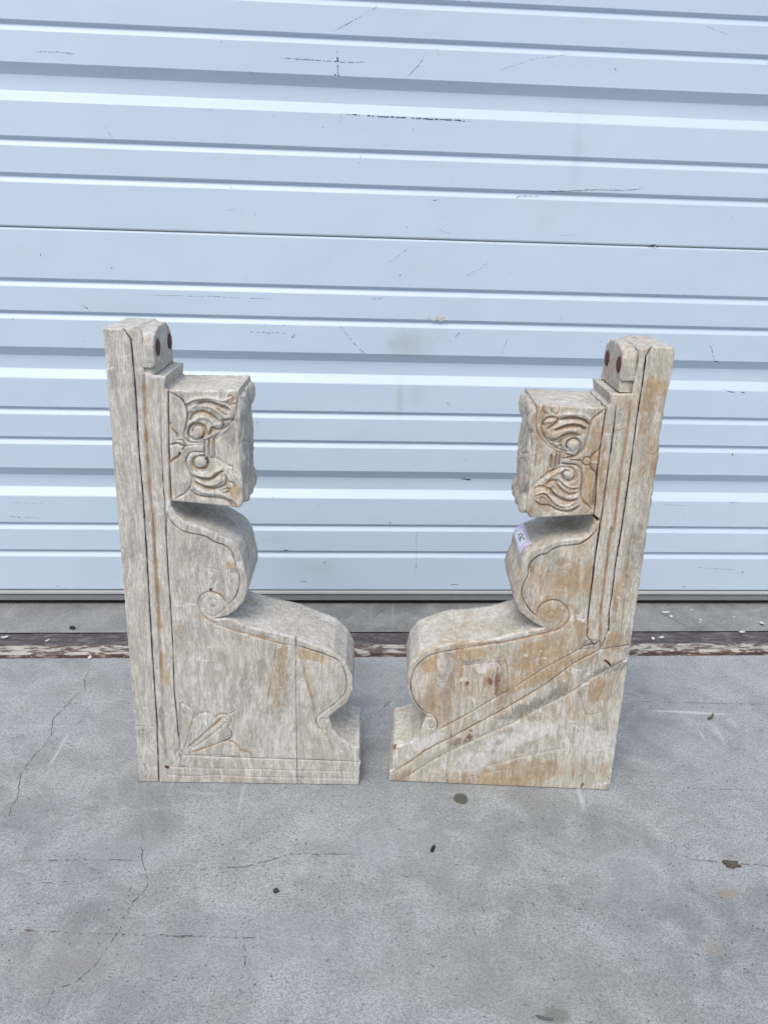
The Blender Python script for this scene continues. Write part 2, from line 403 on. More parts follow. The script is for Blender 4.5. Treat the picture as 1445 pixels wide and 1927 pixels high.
def concrete(name, lo, hi, warm, off, blobs=True):
    n = NT(name)
    co = n.map(loc=(off, off, 0))
    big = n.noise(2.6, 5, 0.6, co, 0.5); mid = n.noise(17, 6, 0.68, co, 0.6); sm = n.noise(150, 5, 0.75, co); fi = n.noise(520, 4, 0.8, co)
    c = n.mix(n.ramp(big, 0.36, 0.62), lo, hi)
    c = n.mix(n.ramp(n.noise(5.5, 5, 0.65, n.map(loc=(9, 4, 0), co=co), 0.8), 0.48, 0.7, 0.0, 0.5), c, warm)
    c = n.mix(n.ramp(mid, 0.38, 0.66, 0.0, 0.65), c, tuple(x * 1.28 for x in hi))
    c = n.mix(n.ramp(n.noise(38, 6, 0.75, n.map(loc=(2, 5, 0), co=co), 0.4), 0.5, 0.7, 0.0, 0.3), c, tuple(x * 0.7 for x in lo))
    c = n.mix(n.ramp(n.noise(260, 6, 0.8, co), 0.38, 0.56, 0.5, 0.0), c, tuple(x * 0.6 for x in lo))
    c = n.mix(n.ramp(fi, 0.38, 0.56, 0.5, 0.0), c, tuple(x * 0.5 for x in lo))
    c = n.mix(n.math('MULTIPLY', n.ramp(n.noise(110, 5, 0.8, n.map(loc=(6, 2, 0), co=co)), 0.60, 0.68), n.ramp(n.noise(11, 4, 0.7, n.map(loc=(1, 2, 0), co=co)), 0.42, 0.62, 0.15, 0.75)), c, tuple(x * 0.5 for x in lo))
    c = n.mix(n.math('MULTIPLY', n.ramp(n.noise(22, 6, 0.78, n.map(loc=(4, 9, 0), co=co), 1.2), 0.54, 0.70), 0.28), c, tuple(x * 1.35 for x in hi))
    # long pale drag marks
    dr = n.math('MULTIPLY', n.ramp(n.noise(60, 3, 0.5, n.map(scale=(1, 0.05, 1), rot=(0, 0, 0.55), co=co), 0.1), 0.63, 0.72), n.ramp(n.noise(7, 3, 0.5, n.map(loc=(2, 7, 0), co=co)), 0.52, 0.64))
    dr2 = n.math('MULTIPLY', n.ramp(n.noise(52, 3, 0.5, n.map(scale=(0.05, 1, 1), rot=(0, 0, 0.22), co=co), 0.1), 0.63, 0.72), n.ramp(n.noise(6, 3, 0.5, n.map(loc=(5, 1, 0), co=co)), 0.53, 0.65))
    c = n.mix(n.math('MULTIPLY', n.math('MAXIMUM', dr, dr2), 0.55), c, tuple(x * 1.6 for x in hi))
    # pits, dark and pale specks
    pit = n.math('MULTIPLY', n.ramp(n.vor(170, co), 0.12, 0.24, 1.0, 0.0), n.ramp(n.noise(60, 4, 0.7, co), 0.50, 0.60))
    pit2 = n.math('MULTIPLY', n.ramp(n.vor(46, n.map(loc=(3, 3, 0), co=co)), 0.045, 0.075, 1.0, 0.0), n.ramp(n.noise(14, 3, 0.6, co), 0.5, 0.58))
    pw = n.math('MULTIPLY', n.ramp(n.vor(34, n.map(loc=(8, 1, 0), co=co)), 0.025, 0.045, 1.0, 0.0), n.ramp(n.noise(9, 3, 0.6, n.map(loc=(1, 8, 0), co=co)), 0.54, 0.6))
    c = n.mix(n.math('MULTIPLY', n.math('MAXIMUM', pit, pit2), 0.75), c, (0.05, 0.05, 0.052))
    c = n.mix(n.math('MULTIPLY', pw, 0.8), c, (0.68, 0.69, 0.72))
    if blobs:
        for (x, y, rx, ry, col, st, soft) in GROUND_STAINS:
            big_ = rx > 0.03
            c = n.mix(n.math('MULTIPLY', n.blob(x, y, rx, ry, soft=soft, wob=0.9 if big_ else 0.6, wscale=0.55 / rx if not big_ else 0.9 / rx), st * (0.7 if big_ else 1.0)), c, col)
    n.bump([(mid, 0.25, 0.002), (sm, 0.5, 0.0009), (fi, 0.5, 0.0005), (pit, 0.5, -0.0008)])
    return n.fin(c, n.ramp(mid, 0.3, 0.7, 0.6, 0.85), 0.3)

GROUND_STAINS = [
    (0.1028, 0.6829, 0.040, 0.030, (0.21, 0.195, 0.20), 0.42, 0.5),
    (0.1058, 0.8424, 0.010, 0.011, (0.085, 0.085, 0.07), 0.95, 0.3),
    (0.1671, 0.5505, 0.014, 0.010, (0.16, 0.16, 0.13), 0.7, 0.4),
    (0.3777, 0.7016, 0.012, 0.008, (0.27, 0.24, 0.19), 0.7, 0.4),
    (0.3373, 0.6285, 0.011, 0.009, (0.27, 0.24, 0.19), 0.5, 0.4),
    (-0.2739, 0.5971, 0.09, 0.05, (0.33, 0.29, 0.28), 0.4, 0.8),
    (-0.2625, 0.7378, 0.07, 0.03, (0.37, 0.385, 0.42), 0.35, 0.8),
    (0.4131, 1.1549, 0.045, 0.030, (0.20, 0.20, 0.205), 0.25, 0.9),
    (0.1025, 0.5935, 0.14, 0.045, (0.27, 0.27, 0.25), 0.35, 0.9),
    (0.2787, 0.7294, 0.07, 0.05, (0.36, 0.37, 0.39), 0.4, 0.9),
    (-0.1161, 0.6153, 0.10, 0.04, (0.30, 0.31, 0.34), 0.4, 0.9),
    (0.0345, 0.7595, 0.08, 0.05, (0.34, 0.35, 0.38), 0.4, 0.9)]
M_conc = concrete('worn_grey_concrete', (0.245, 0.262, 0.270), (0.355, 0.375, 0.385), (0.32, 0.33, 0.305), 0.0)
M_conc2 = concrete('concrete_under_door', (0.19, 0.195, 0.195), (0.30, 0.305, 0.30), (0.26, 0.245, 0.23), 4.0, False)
nc = NT('crack_dirt'); M_crack = None
nc = NT('rusty_crack_dirt'); M_crackb = None
def pale_mat(name, col, a0, a1):
    n = NT(name); m = n.fin(col, 0.8)
    tr = n.t.nodes.new('ShaderNodeBsdfTransparent'); mx = n.t.nodes.new('ShaderNodeMixShader')
    n._in(mx.inputs[0], n.ramp(n.noise(260, 3, 0.7), a0, a1, 0.0, 0.85))
    n.t.links.new(tr.outputs[0], mx.inputs[1]); n.t.links.new(n.b.outputs[0], mx.inputs[2]); n.t.links.new(mx.outputs[0], n.out.inputs[0]); return m
M_pale = pale_mat('pale_scrape', (0.52, 0.53, 0.56), 0.40, 0.66)
M_crack = pale_mat('crack_dirt', (0.07, 0.07, 0.075), 0.28, 0.6)
M_crackb = pale_mat('rusty_crack_dirt', (0.13, 0.085, 0.08), 0.40, 0.64)

ANG = 0.07296; DO = Vector((0.0000, 1.3787, 0))            # the door's line on the ground
dx = Vector((math.cos(ANG), math.sin(ANG), 0)); dn = Vector((math.sin(ANG), -math.cos(ANG), 0))   # along, towards the camera
SB, SF = 0.1065, 0.193                      # steel sill between these distances in front of the door
def dpt(a, b, z=0.0): p = DO + dx * a + dn * b; return (p.x, p.y, z)

vs = [dpt(-60, SF), dpt(60, SF), dpt(60, 60), dpt(-60, 60)]; fs = [(0, 3, 2, 1)]; mi = [0]
def add_ribbon(pts, w, jit, mat, z=0.0006, dash=0.0, seed=0, dens=0.004):
    v, f = ribbon(pts, w, z, jit, dens, dash, 'G', seed); o = len(vs); vs.extend(v); fs.extend([tuple(i + o for i in q) for q in f]); mi.extend([mat] * len(f))
cracks = [
 ([(-0.4581, 1.148), (-0.4446, 1.1258), (-0.4418, 1.0943), (-0.432, 1.0574), (-0.4431, 1.0282), (-0.4476, 0.9809), (-0.4348, 0.944), (-0.4402, 0.8914), (-0.441, 0.8643), (-0.4329, 0.8389), (-0.4284, 0.8194), (-0.4238, 0.7912), (-0.4165, 0.7526)], 0.0011, 0.0016, 1, 0.1),
 ([(-0.2791, 0.7889), (-0.2676, 0.776), (-0.2577, 0.7548), (-0.2544, 0.7301), (-0.2443, 0.7128), (-0.2365, 0.6922), (-0.2349, 0.6812), (-0.2433, 0.6631), (-0.2462, 0.6459), (-0.2451, 0.6294), (-0.25, 0.6165), (-0.2531, 0.595), (-0.2619, 0.5771), (-0.2662, 0.5685), (-0.2832, 0.5623), (-0.2827, 0.5488), (-0.2845, 0.5357), (-0.2833, 0.5268)], 0.0011, 0.0016, 1, 0.16),
 ([(-0.4141, 0.626), (-0.3619, 0.6254), (-0.3093, 0.6237), (-0.2497, 0.6235), (-0.1799, 0.624), (-0.1203, 0.6241), (-0.0864, 0.6229)], 0.0020, 0.0006, 2, 0.35),
 ([(-0.3798, 0.7166), (-0.3292, 0.7196), (-0.2809, 0.7218), (-0.2524, 0.723)], 0.0016, 0.0008, 1, 0.5),
 ([(-0.2383, 0.7034), (-0.1893, 0.7124), (-0.136, 0.7182), (-0.1143, 0.7275), (-0.0895, 0.7394), (-0.0602, 0.7407), (-0.0131, 0.7408)], 0.0013, 0.001, 1, 0.45),
 ([(-0.3683, 0.6829), (-0.3153, 0.6896)], 0.0012, 0.001, 1, 0.5),
 ([(-0.1222, 0.6199), (-0.1165, 0.5942), (-0.1178, 0.5796), (-0.1156, 0.5602)], 0.0010, 0.001, 1, 0.3),
 ([(0.3482, 0.7504), (0.3921, 0.7483), (0.4394, 0.7442), (0.4843, 0.7422)], 0.0013, 0.0008, 1, 0.3),
 ([(0.3681, 1.077), (0.4184, 1.0755), (0.5824, 1.0793)], 0.0012, 0.0003, 1, 0.15),
 ([(0.0012, 1.0235), (0.0186, 1.058)], 0.0009, 0.0003, 1, 0.1),
 ([(0.3093, 0.882), (0.3983, 0.876), (0.4959, 0.8766)], 0.0009, 0.0008, 1, 0.4),
 ([(0.0294, 0.7147), (0.0492, 0.7041), (0.0629, 0.6935)], 0.0014, 0.0012, 1, 0.5)]
for i, (p, w, j, m_, ds) in enumerate(cracks): add_ribbon(p, w, j, m_, 0.0006, ds, i)
pales = [[(0.1272, 0.7721), (0.1426, 0.7737)], [(0.1277, 0.7627), (0.1346, 0.7571)], [(0.2399, 0.7518), (0.2469, 0.7182)], [(0.259, 0.7149), (0.2618, 0.6713)], [(0.2701, 0.7135), (0.2738, 0.677)], [(0.295, 0.7626), (0.316, 0.7644)],
 [(0.1064, 0.8172), (0.1153, 0.8167)], [(0.2964, 0.7203), (0.318, 0.739)], [(0.1343, 0.729), (0.1673, 0.716)], [(-0.1681, 0.7504), (-0.1609, 0.7765), (-0.1402, 0.8001), (-0.114, 0.8144)], [(-0.0797, 0.5698), (-0.0451, 0.5633), (0.003, 0.5645)], [(-0.2814, 0.6966), (-0.1891, 0.7113)],
 [(-0.254, 0.823), (-0.2496, 0.8098)], [(-0.2499, 0.8232), (-0.2455, 0.811)], [(-0.3561, 0.6481), (-0.3301, 0.6772)], [(-0.0081, 1.0325), (0.0029, 1.0614)], [(0.2446, 0.8088), (0.2486, 0.7842)], [(0.2354, 0.712), (0.2716, 0.7193)], [(0.4081, 1.1229), (0.4309, 1.0648)], [(0.431, 0.9724), (0.4753, 0.9935)]]
for i, p in enumerate(pales):
    for k in range(2):
        add_ribbon([(x + k * 0.0022, y + k * 0.0012) for x, y in p], 0.0014, 0.0006, 3, 0.0009 + 0.0001 * k, 0.15, 50 + i * 2 + k)
gr = mesh('ground', vs, fs, [M_conc, M_crack, M_crackb, M_pale], smooth=False, mi=mi); tag(gr, kind='structure')
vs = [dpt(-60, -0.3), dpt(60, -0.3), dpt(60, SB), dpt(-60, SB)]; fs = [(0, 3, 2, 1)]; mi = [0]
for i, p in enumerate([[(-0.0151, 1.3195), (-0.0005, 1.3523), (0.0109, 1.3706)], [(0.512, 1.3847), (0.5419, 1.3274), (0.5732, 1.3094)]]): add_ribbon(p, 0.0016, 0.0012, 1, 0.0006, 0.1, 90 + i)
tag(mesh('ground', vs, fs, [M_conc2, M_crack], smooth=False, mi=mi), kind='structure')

# ------------------------------------------------------------------ steel sill set in the slab
sill = empty('steel_sill', dpt(0, (SB + SF) / 2), ANG)
tag(sill, 'rusty steel strip with chipped cream paint set in the concrete below the white door', 'door sill')
def strip_part(name, y0, y1, z0, z1, mat, top=None, xr=(-3, 3), n=600, wob=0.0, bev=0.0015):
    """long bar in the sill's own frame; y grows towards the door"""
    prof = [(y0, z0 - 0.03), (y0, z1 - bev), (y0 + bev, z1), (y1 - bev, z1), (y1, z1 - bev), (y1, z0 - 0.03)]
    X = np.linspace(xr[0], xr[1], n); V_ = []; F_ = []
    for x in X:
        for k, (y, z) in enumerate(prof):
            e = wob * float(vnoise([x * 1000 + 31 * k], [k * 17.0], 14.0)[0]) + wob * 0.7 * float(vnoise([x * 1000 + 7 * k], [k * 9.0], 4.0)[0])
            V_.append((x, y + (e if k in (0, 1, 2) else -e * 0.3), z + e * 0.25))
    m = len(prof)
    for i in range(n - 1):
        for k in range(m - 1): F_.append((i * m + k, i * m + k + 1, (i + 1) * m + k + 1, (i + 1) * m + k))
    return mesh(name, V_, F_, mat, sill, smooth=False)
def chipped(name, paint, under, a, b, rust=(0.14, 0.05, 0.02), ra=0.62, rb=0.7):
    n = NT(name); st = n.map(scale=(0.35, 1, 1))
    k = n.ramp(n.noise(85, 6, 0.72, st, 0.5), a, b)
    u = n.mix(n.ramp(n.noise(60, 5, 0.7, st), ra - 0.08, rb), under, rust)
    c = n.mix(k, u, n.mix(n.noise(200, 4), tuple(x * 0.85 for x in paint), paint))
    c = n.mix(n.math('MULTIPLY', n.ramp(n.noise(600, 3, 0.7), 0.5, 0.7), 0.3), c, (0.05, 0.04, 0.04))
    n.bump([(k, 0.6, 0.0012), (n.noise(400, 4, 0.7), 0.5, 0.0008)]); return n.fin(c, 0.7, 0.3)
M_plate = chipped('dark_worn_steel', (0.20, 0.185, 0.19), (0.075, 0.066, 0.072), 0.44, 0.66, (0.15, 0.10, 0.09), 0.6, 0.8)
M_cream = chipped('chipped_cream_paint', (0.50, 0.48, 0.42), (0.13, 0.095, 0.085), 0.45, 0.53)
M_rust = chipped('rust_edge', (0.36, 0.33, 0.28), (0.05, 0.032, 0.028), 0.50, 0.60, (0.14, 0.06, 0.03), 0.5, 0.68)
half = (SF - SB) / 2
strip_part('recessed_plate', -half + 0.043, half, -0.002, -0.001, M_plate, wob=0.0004)
strip_part('painted_bar', -half + 0.0155, -half + 0.0428, 0, 0.0005, M_cream, wob=0.0007, bev=0.002)
strip_part('rusted_edge', -half + 0.0005, -half + 0.0152, -0.002, -0.0015, M_rust, wob=0.0012)

# ------------------------------------------------------------------ roll-up door
door = empty('garage_door', dpt(0, 0), ANG)
tag(door, 'white ribbed metal sectional garage door with scuffed horizontal panels', 'garage door')
n = NT('white_door_enamel')
em = n.vor(420, None); lines = n.noise(500, 2, 0.5, n.map(scale=(0.02, 1, 1)))
c = n.mix(n.ramp(n.noise(1.6, 4, 0.6), 0.3, 0.7), (0.485, 0.585, 0.695), (0.525, 0.62, 0.725))
c = n.mix(n.ramp(n.noise(9, 6, 0.7, n.map(scale=(0.6, 1, 2)), 0.6), 0.52, 0.76, 0.0, 0.22), c, (0.45, 0.48, 0.52))
for (x, rx, rz, st) in [((0.0329, 0.4719), 0.045, 0.022, 0.30), ((0.0204, 0.3812), 0.008, 0.035, 0.30), ((0.0507, 0.3881), 0.018, 0.022, 0.16), ((0.2815, 0.7709), 0.012, 0.06, 0.16),
        ((-0.1158, 0.0696), 0.035, 0.014, 0.12), ((0.0238, 0.4803), 0.03, 0.03, 0.12), ((-0.1891, 0.1275), 0.02, 0.01, 0.14), ((0.2916, 0.8295), 0.05, 0.006, 0.14), ((0.2368, 0.6684), 0.02, 0.02, 0.1)]:
    c = n.mix(n.math('MULTIPLY', n.blob(x[0], x[1], rx, rz, 'XZ', 0.9, 0.6, 60), st), c, (0.33, 0.33, 0.31))
c = n.mix(n.math('MULTIPLY', n.ramp(n.vor(26, n.map(loc=(2, 0, 5))), 0.02, 0.035, 1.0, 0.0), n.math('MULTIPLY', n.ramp(n.noise(6, 3, 0.6), 0.5, 0.58), 0.8)), c, (0.12, 0.14, 0.16))
n.bump([(n.noise(3.5, 3), 0.35, 0.012), (em, 0.06, 0.0004), (lines, 0.06, 0.0003)])
M_door = n.fin(c, 0.42, 0.45)
M_scuff = pale_mat('grey_scuff', (0.12, 0.14, 0.17), 0.30, 0.58)
M_scufflight = pale_mat('faint_scuff', (0.34, 0.38, 0.44), 0.34, 0.7)
M_scuffd = simple('black_scuff', (0.035, 0.04, 0.045), 0.8)
M_chip = simple('cream_paint_blister', (0.62, 0.61, 0.52), 0.8)
M_seal = simple('black_rubber_seal', (0.02, 0.02, 0.022), 0.8)
M_alu = simple('dull_grey_aluminium', (0.24, 0.25, 0.26), 0.5, 0.3, var=0.12)
M_alul = simple('light_aluminium_lip', (0.50, 0.51, 0.52), 0.5, 0.2, var=0.08)
SEC = 0.61
def section_profile(ztop):
    """(z, inward depth) from the top of one section to its bottom"""
    P = [(0.0, 0.012), (0.0, 0.0022), (0.0010, 0.0006), (0.0026, 0.0)]
    def narrow(c):
        z = c * SEC - 0.0025
        P.extend([(z - 0.0008, 0), (z, 0.0005), (z + 0.0034, 0.0052), (z + 0.0040, 0.0055), (z + 0.0120, 0.0004), (z + 0.0130, 0)])
    def wide(a):
        z = a * SEC
        P.extend([(z - 0.001, 0), (z, 0.0006), (z + 0.0128, 0.0098), (z + 0.0140, 0.0105), (z + 0.0350, 0.0105), (z + 0.0362, 0.0099), (z + 0.0485, 0.0006), (z + 0.0500, 0)])
    narrow(0.126); narrow(0.208); wide(0.298); narrow(0.461); narrow(0.544); wide(0.629); narrow(0.793); narrow(0.876)
    P.extend([(SEC - 0.0040, 0.0), (SEC - 0.0022, 0.0008), (SEC - 0.0015, 0.003), (SEC - 0.0015, 0.012)])
    return [(ztop - z, d) for z, d in P]
XL, XR_ = -1.6, 1.75
def flat_at(z, ztops):
    return True
scuffs = []   # (points (x,z), width, mat, dash)
def S_(pts, w, m_=1, dash=0.1, jit=0.0005): scuffs.append((pts, w, m_, dash, jit))
S_([(-0.0901, 0.8982), (-0.0889, 0.8654)], .0016, 3); S_([(-0.1732, 0.8858), (-0.1484, 0.8847), (-0.1173, 0.8839), (-0.0703, 0.8837), (-0.0468, 0.8846)], .0013, 1); S_([(-0.0851, 0.8141), (-0.0532, 0.8131), (-0.0195, 0.8129), (0.0192, 0.8121), (0.1166, 0.8113)], .0016, 3, .35); S_([(-0.0843, 0.8141), (-0.0841, 0.7981)], .0012, 1)
S_([(-0.2185, 0.8659), (-0.2131, 0.8626)], .003, 3); S_([(-0.0952, 0.8665), (-0.0858, 0.8655)], .004, 3); S_([(0.224, 0.7144), (0.2662, 0.7165), (0.3168, 0.7205), (0.368, 0.7214), (0.3848, 0.7242), (0.3957, 0.7262)], .0013, 1); S_([(0.187, 0.7023), (0.1992, 0.7074), (0.2289, 0.7075)], .0012, 1)
S_([(0.4133, 0.6363), (0.4257, 0.6416)], .003, 3, 0); S_([(0.4185, 0.6365), (0.4316, 0.6377)], .002, 3, 0); S_([(0.1339, 0.2391), (0.1546, 0.2384)], .003, 3); S_([(-0.5239, 0.8791), (-0.4992, 0.8794), (-0.4678, 0.8787)], .002, 2); S_([(-0.0981, 0.9219), (-0.0559, 0.9441), (-0.024, 0.963)], .0008, 1, .3)
S_([(0.0153, 0.8688), (0.0321, 0.8857), (0.04, 0.9021)], .0011, 1); S_([(0.0564, 0.9062), (0.0601, 0.8966)], .001, 1); S_([(0.1442, 0.8795), (0.199, 0.898), (0.2663, 0.9099)], .001, 2); S_([(-0.0063, 0.6011), (0.03, 0.6279)], .0009, 2); S_([(0.1187, 0.5839), (0.1438, 0.5969), (0.1559, 0.6079)], .0009, 2)
S_([(-0.052, 0.7579), (-0.0558, 0.7457)], .0022, 1); S_([(-0.2572, 0.6722), (-0.2433, 0.6742), (-0.2311, 0.6722)], .0015, 2); S_([(-0.2165, 0.6719), (-0.2134, 0.6611)], .0009, 1); S_([(-0.3848, 0.5423), (-0.2848, 0.5423), (-0.1838, 0.5407)], .0009, 1, .3); S_([(-0.232, 0.5739), (-0.2305, 0.565)], .0015, 2)
S_([(-0.5462, 0.6006), (-0.5458, 0.5967)], .003, 3, 0); S_([(-0.4414, 0.5789), (-0.4369, 0.5838)], .0018, 1); S_([(0.013, 0.5853), (0.0139, 0.582)], .0025, 3); S_([(-0.0812, 0.502), (-0.0635, 0.4784), (-0.0386, 0.4547)], .0014, 1, .45); S_([(-0.2358, 0.4883), (-0.1673, 0.4873)], .0011, 1, .45)
S_([(-0.1631, 0.4746), (-0.1536, 0.4867)], .0022, 1); S_([(0.108, 0.4865), (0.1163, 0.4953)], .0024, 3); S_([(-0.1741, 0.499), (-0.1698, 0.5008)], .0018, 3); S_([(0.098, 0.3798), (0.1093, 0.3718)], .0013, 1); S_([(-0.2254, 0.3427), (-0.2174, 0.34), (-0.2158, 0.3337)], .0012, 1)
S_([(-0.0303, 0.5444), (-0.0175, 0.5456), (-0.0115, 0.5474)], .0015, 1); S_([(-0.1762, 0.1073), (-0.1678, 0.1074)], .004, 3); S_([(-0.152, 0.0476), (-0.133, 0.0455)], .0012, 3); S_([(-0.1064, 0.083), (-0.1016, 0.0841)], .006, 3, 0); S_([(0.1604, 0.1499), (0.1656, 0.1581)], .002, 1); S_([(0.1265, 0.0408), (0.1401, 0.0418)], .0016, 3)
S_([(0.0584, 0.1462), (0.0612, 0.1034), (0.0611, 0.0617)], .0016, 2, .2); S_([(0.0123, 0.162), (0.0115, 0.158)], .0025, 3); S_([(0.5398, 0.4853), (0.5548, 0.4562)], .0012, 1); S_([(0.5531, 0.4552), (0.5615, 0.4554)], .003, 3); S_([(0.5779, 0.4084), (0.5988, 0.4023)], .0013, 3); S_([(0.6098, 0.4043), (0.6165, 0.4035)], .003, 3)
S_([(0.6134, 0.2915), (0.6137, 0.2954)], .004, 3, 0); S_([(0.5615, 0.0372), (0.5686, 0.0372)], .0028, 3); S_([(0.6716, 0.0634), (0.6735, 0.0699)], .002, 3); S_([(0.5706, 0.0771), (0.6547, 0.072)], .0012, 2); S_([(0.6218, 0.2032), (0.6486, 0.2035)], .0012, 1); S_([(0.4963, 0.2001), (0.554, 0.1955)], .001, 2)
S_([(0.3254, 0.8917), (0.3299, 0.8883)], .002, 1); S_([(0.4554, 0.9534), (0.4941, 0.9425)], .0011, 2); S_([(-0.1088, -0.0021), (-0.0749, -0.0032)], .001, 1); S_([(-0.6382, 0.1929), (-0.55, 0.1908)], .001, 2); S_([(-0.6456, 0.1669), (-0.5793, 0.1645)], .001, 1, .3); S_([(-0.5876, 0.0374), (-0.5556, 0.0354)], .001, 2)
S_([(0.2643, 0.6507), (0.2918, 0.6523)], .001, 2); S_([(0.0572, 0.6959), (0.0722, 0.6979)], .0012, 1); S_([(0.0676, 0.657), (0.0849, 0.6495), (0.0936, 0.6458)], .0012, 2); S_([(0.5439, 0.6896), (0.5462, 0.6816)], .0012, 1); S_([(-0.4895, 0.5233), (-0.476, 0.517), (-0.4795, 0.5145)], .0014, 3, .3); S_([(-0.5884, 0.5533), (-0.585, 0.5405)], .0012, 2)
for q in range(150):
    x = rng.uniform(-0.85, 0.95); z = rng.uniform(0.05, 1.15); L = rng.choice([0.002, 0.003, 0.006, 0.014, 0.03], p=[.38, .27, .17, .13, .05]); a = rng.choice([0, 0.1, 0.8, 1.3, 2.2]) + rng.normal(0, 0.15)
    m_ = 3 if (L < 0.004 and rng.random() < 0.4) else (1 if rng.random() < 0.25 else 2)
    S_([(x, z), (x + L * math.cos(a), z + L * math.sin(a))], 0.0013 if L > .01 else 0.0016, m_, 0.15)
ztops = [0.0277 + SEC * (k + 1) for k in range(3)]
def surface_depth(z):
    for zt in ztops:
        if zt - SEC <= z <= zt:
            pr = section_profile(zt); zz = [p[0] for p in pr][::-1]; dd = [p[1] for p in pr][::-1]
            return float(np.interp(z, zz, dd))
    return 0.0
for si, zt in enumerate(ztops):
    prof = section_profile(zt); NX = 60
    xs = np.linspace(XL, XR_, NX); V_ = []; F_ = []; MI = []
    for x in xs:
        wv = 0.0006 * math.sin(x * 5 + si) + 0.0004 * math.sin(x * 13 + si * 2)
        for z, d in prof: V_.append((x, d + wv * math.sin((zt - z) * 5), z))
    m = len(prof)
    for i in range(NX - 1):
        for k in range(m - 1): F_.append((i * m + k, i * m + k + 1, (i + 1) * m + k + 1, (i + 1) * m + k)); MI.append(0)
    for qi, (pts, w, m_, dash, jit) in enumerate(scuffs):
        zc = np.mean([p[1] for p in pts])
        if not (zt - SEC < zc <= zt): continue
        v, f = ribbon(pts, w, 0, jit, 0.0025, dash, 'D', 300 + qi)
        v = [(a, surface_depth(c_) + 0.0006 * math.sin(a * 5 + si) * math.sin((zt - c_) * 5) + 0.0004 * math.sin(a * 13 + si * 2) * math.sin((zt - c_) * 5) - 0.0004, c_) for a, b, c_ in v]
        o = len(V_); V_.extend(v); F_.extend([tuple(i + o for i in t) for t in f]); MI.extend([m_] * len(f))
    if si == 0:
        bx, bz = [(0.0817, 0.5176)][0]
        for q in range(26):
            cx_, cz_ = bx + rng.normal(0, 0.006), bz + rng.normal(0, 0.0035); r_ = rng.uniform(0.0006, 0.0022); o = len(V_)
            dd = surface_depth(cz_) - 0.0009 - 0.00002 * q
            V_.extend([(cx_ + r_ * math.cos(a) * rng.uniform(.6, 1.2), dd, cz_ + r_ * math.sin(a) * rng.uniform(.6, 1.2)) for a in np.linspace(0, 6.28, 8)[:-1]]); F_.append(tuple(range(o, o + 7))); MI.append(4)
    mesh('door_panel', V_, F_, [M_door, M_scuff, M_scufflight, M_scuffd, M_chip], door, smooth=False, mi=MI)
def xbar(name, prof, mat, parent):
    V_ = []; F_ = []
    for x in (XL, XR_):
        for y, z in prof: V_.append((x, y, z))
    m = len(prof)
    for k in range(m): j = (k + 1) % m; F_.append((k, j, m + j, m + k))
    F_.append(tuple(range(m))); F_.append(tuple(range(2 * m - 1, m - 1, -1)))
    return mesh(name, V_, F_, mat, parent, smooth=False)
xbar('retainer_lip', [(-0.0005, 0.0275), (-0.0030, 0.0270), (-0.0030, 0.0228), (-0.0005, 0.0222), (0.004, 0.0222), (0.004, 0.0275)], M_alul, door)
xbar('bottom_retainer', [(0.0016, 0.0205), (-0.0006, 0.0190), (-0.0006, 0.0098), (0.0016, 0.0084), (0.03, 0.0084), (0.03, 0.0205)], M_alu, door)
xbar('weather_seal', [(0.0075, 0.0220), (0.0085, 0.0003), (0.028, 0.0003), (0.0290, 0.0220)], M_seal, door)

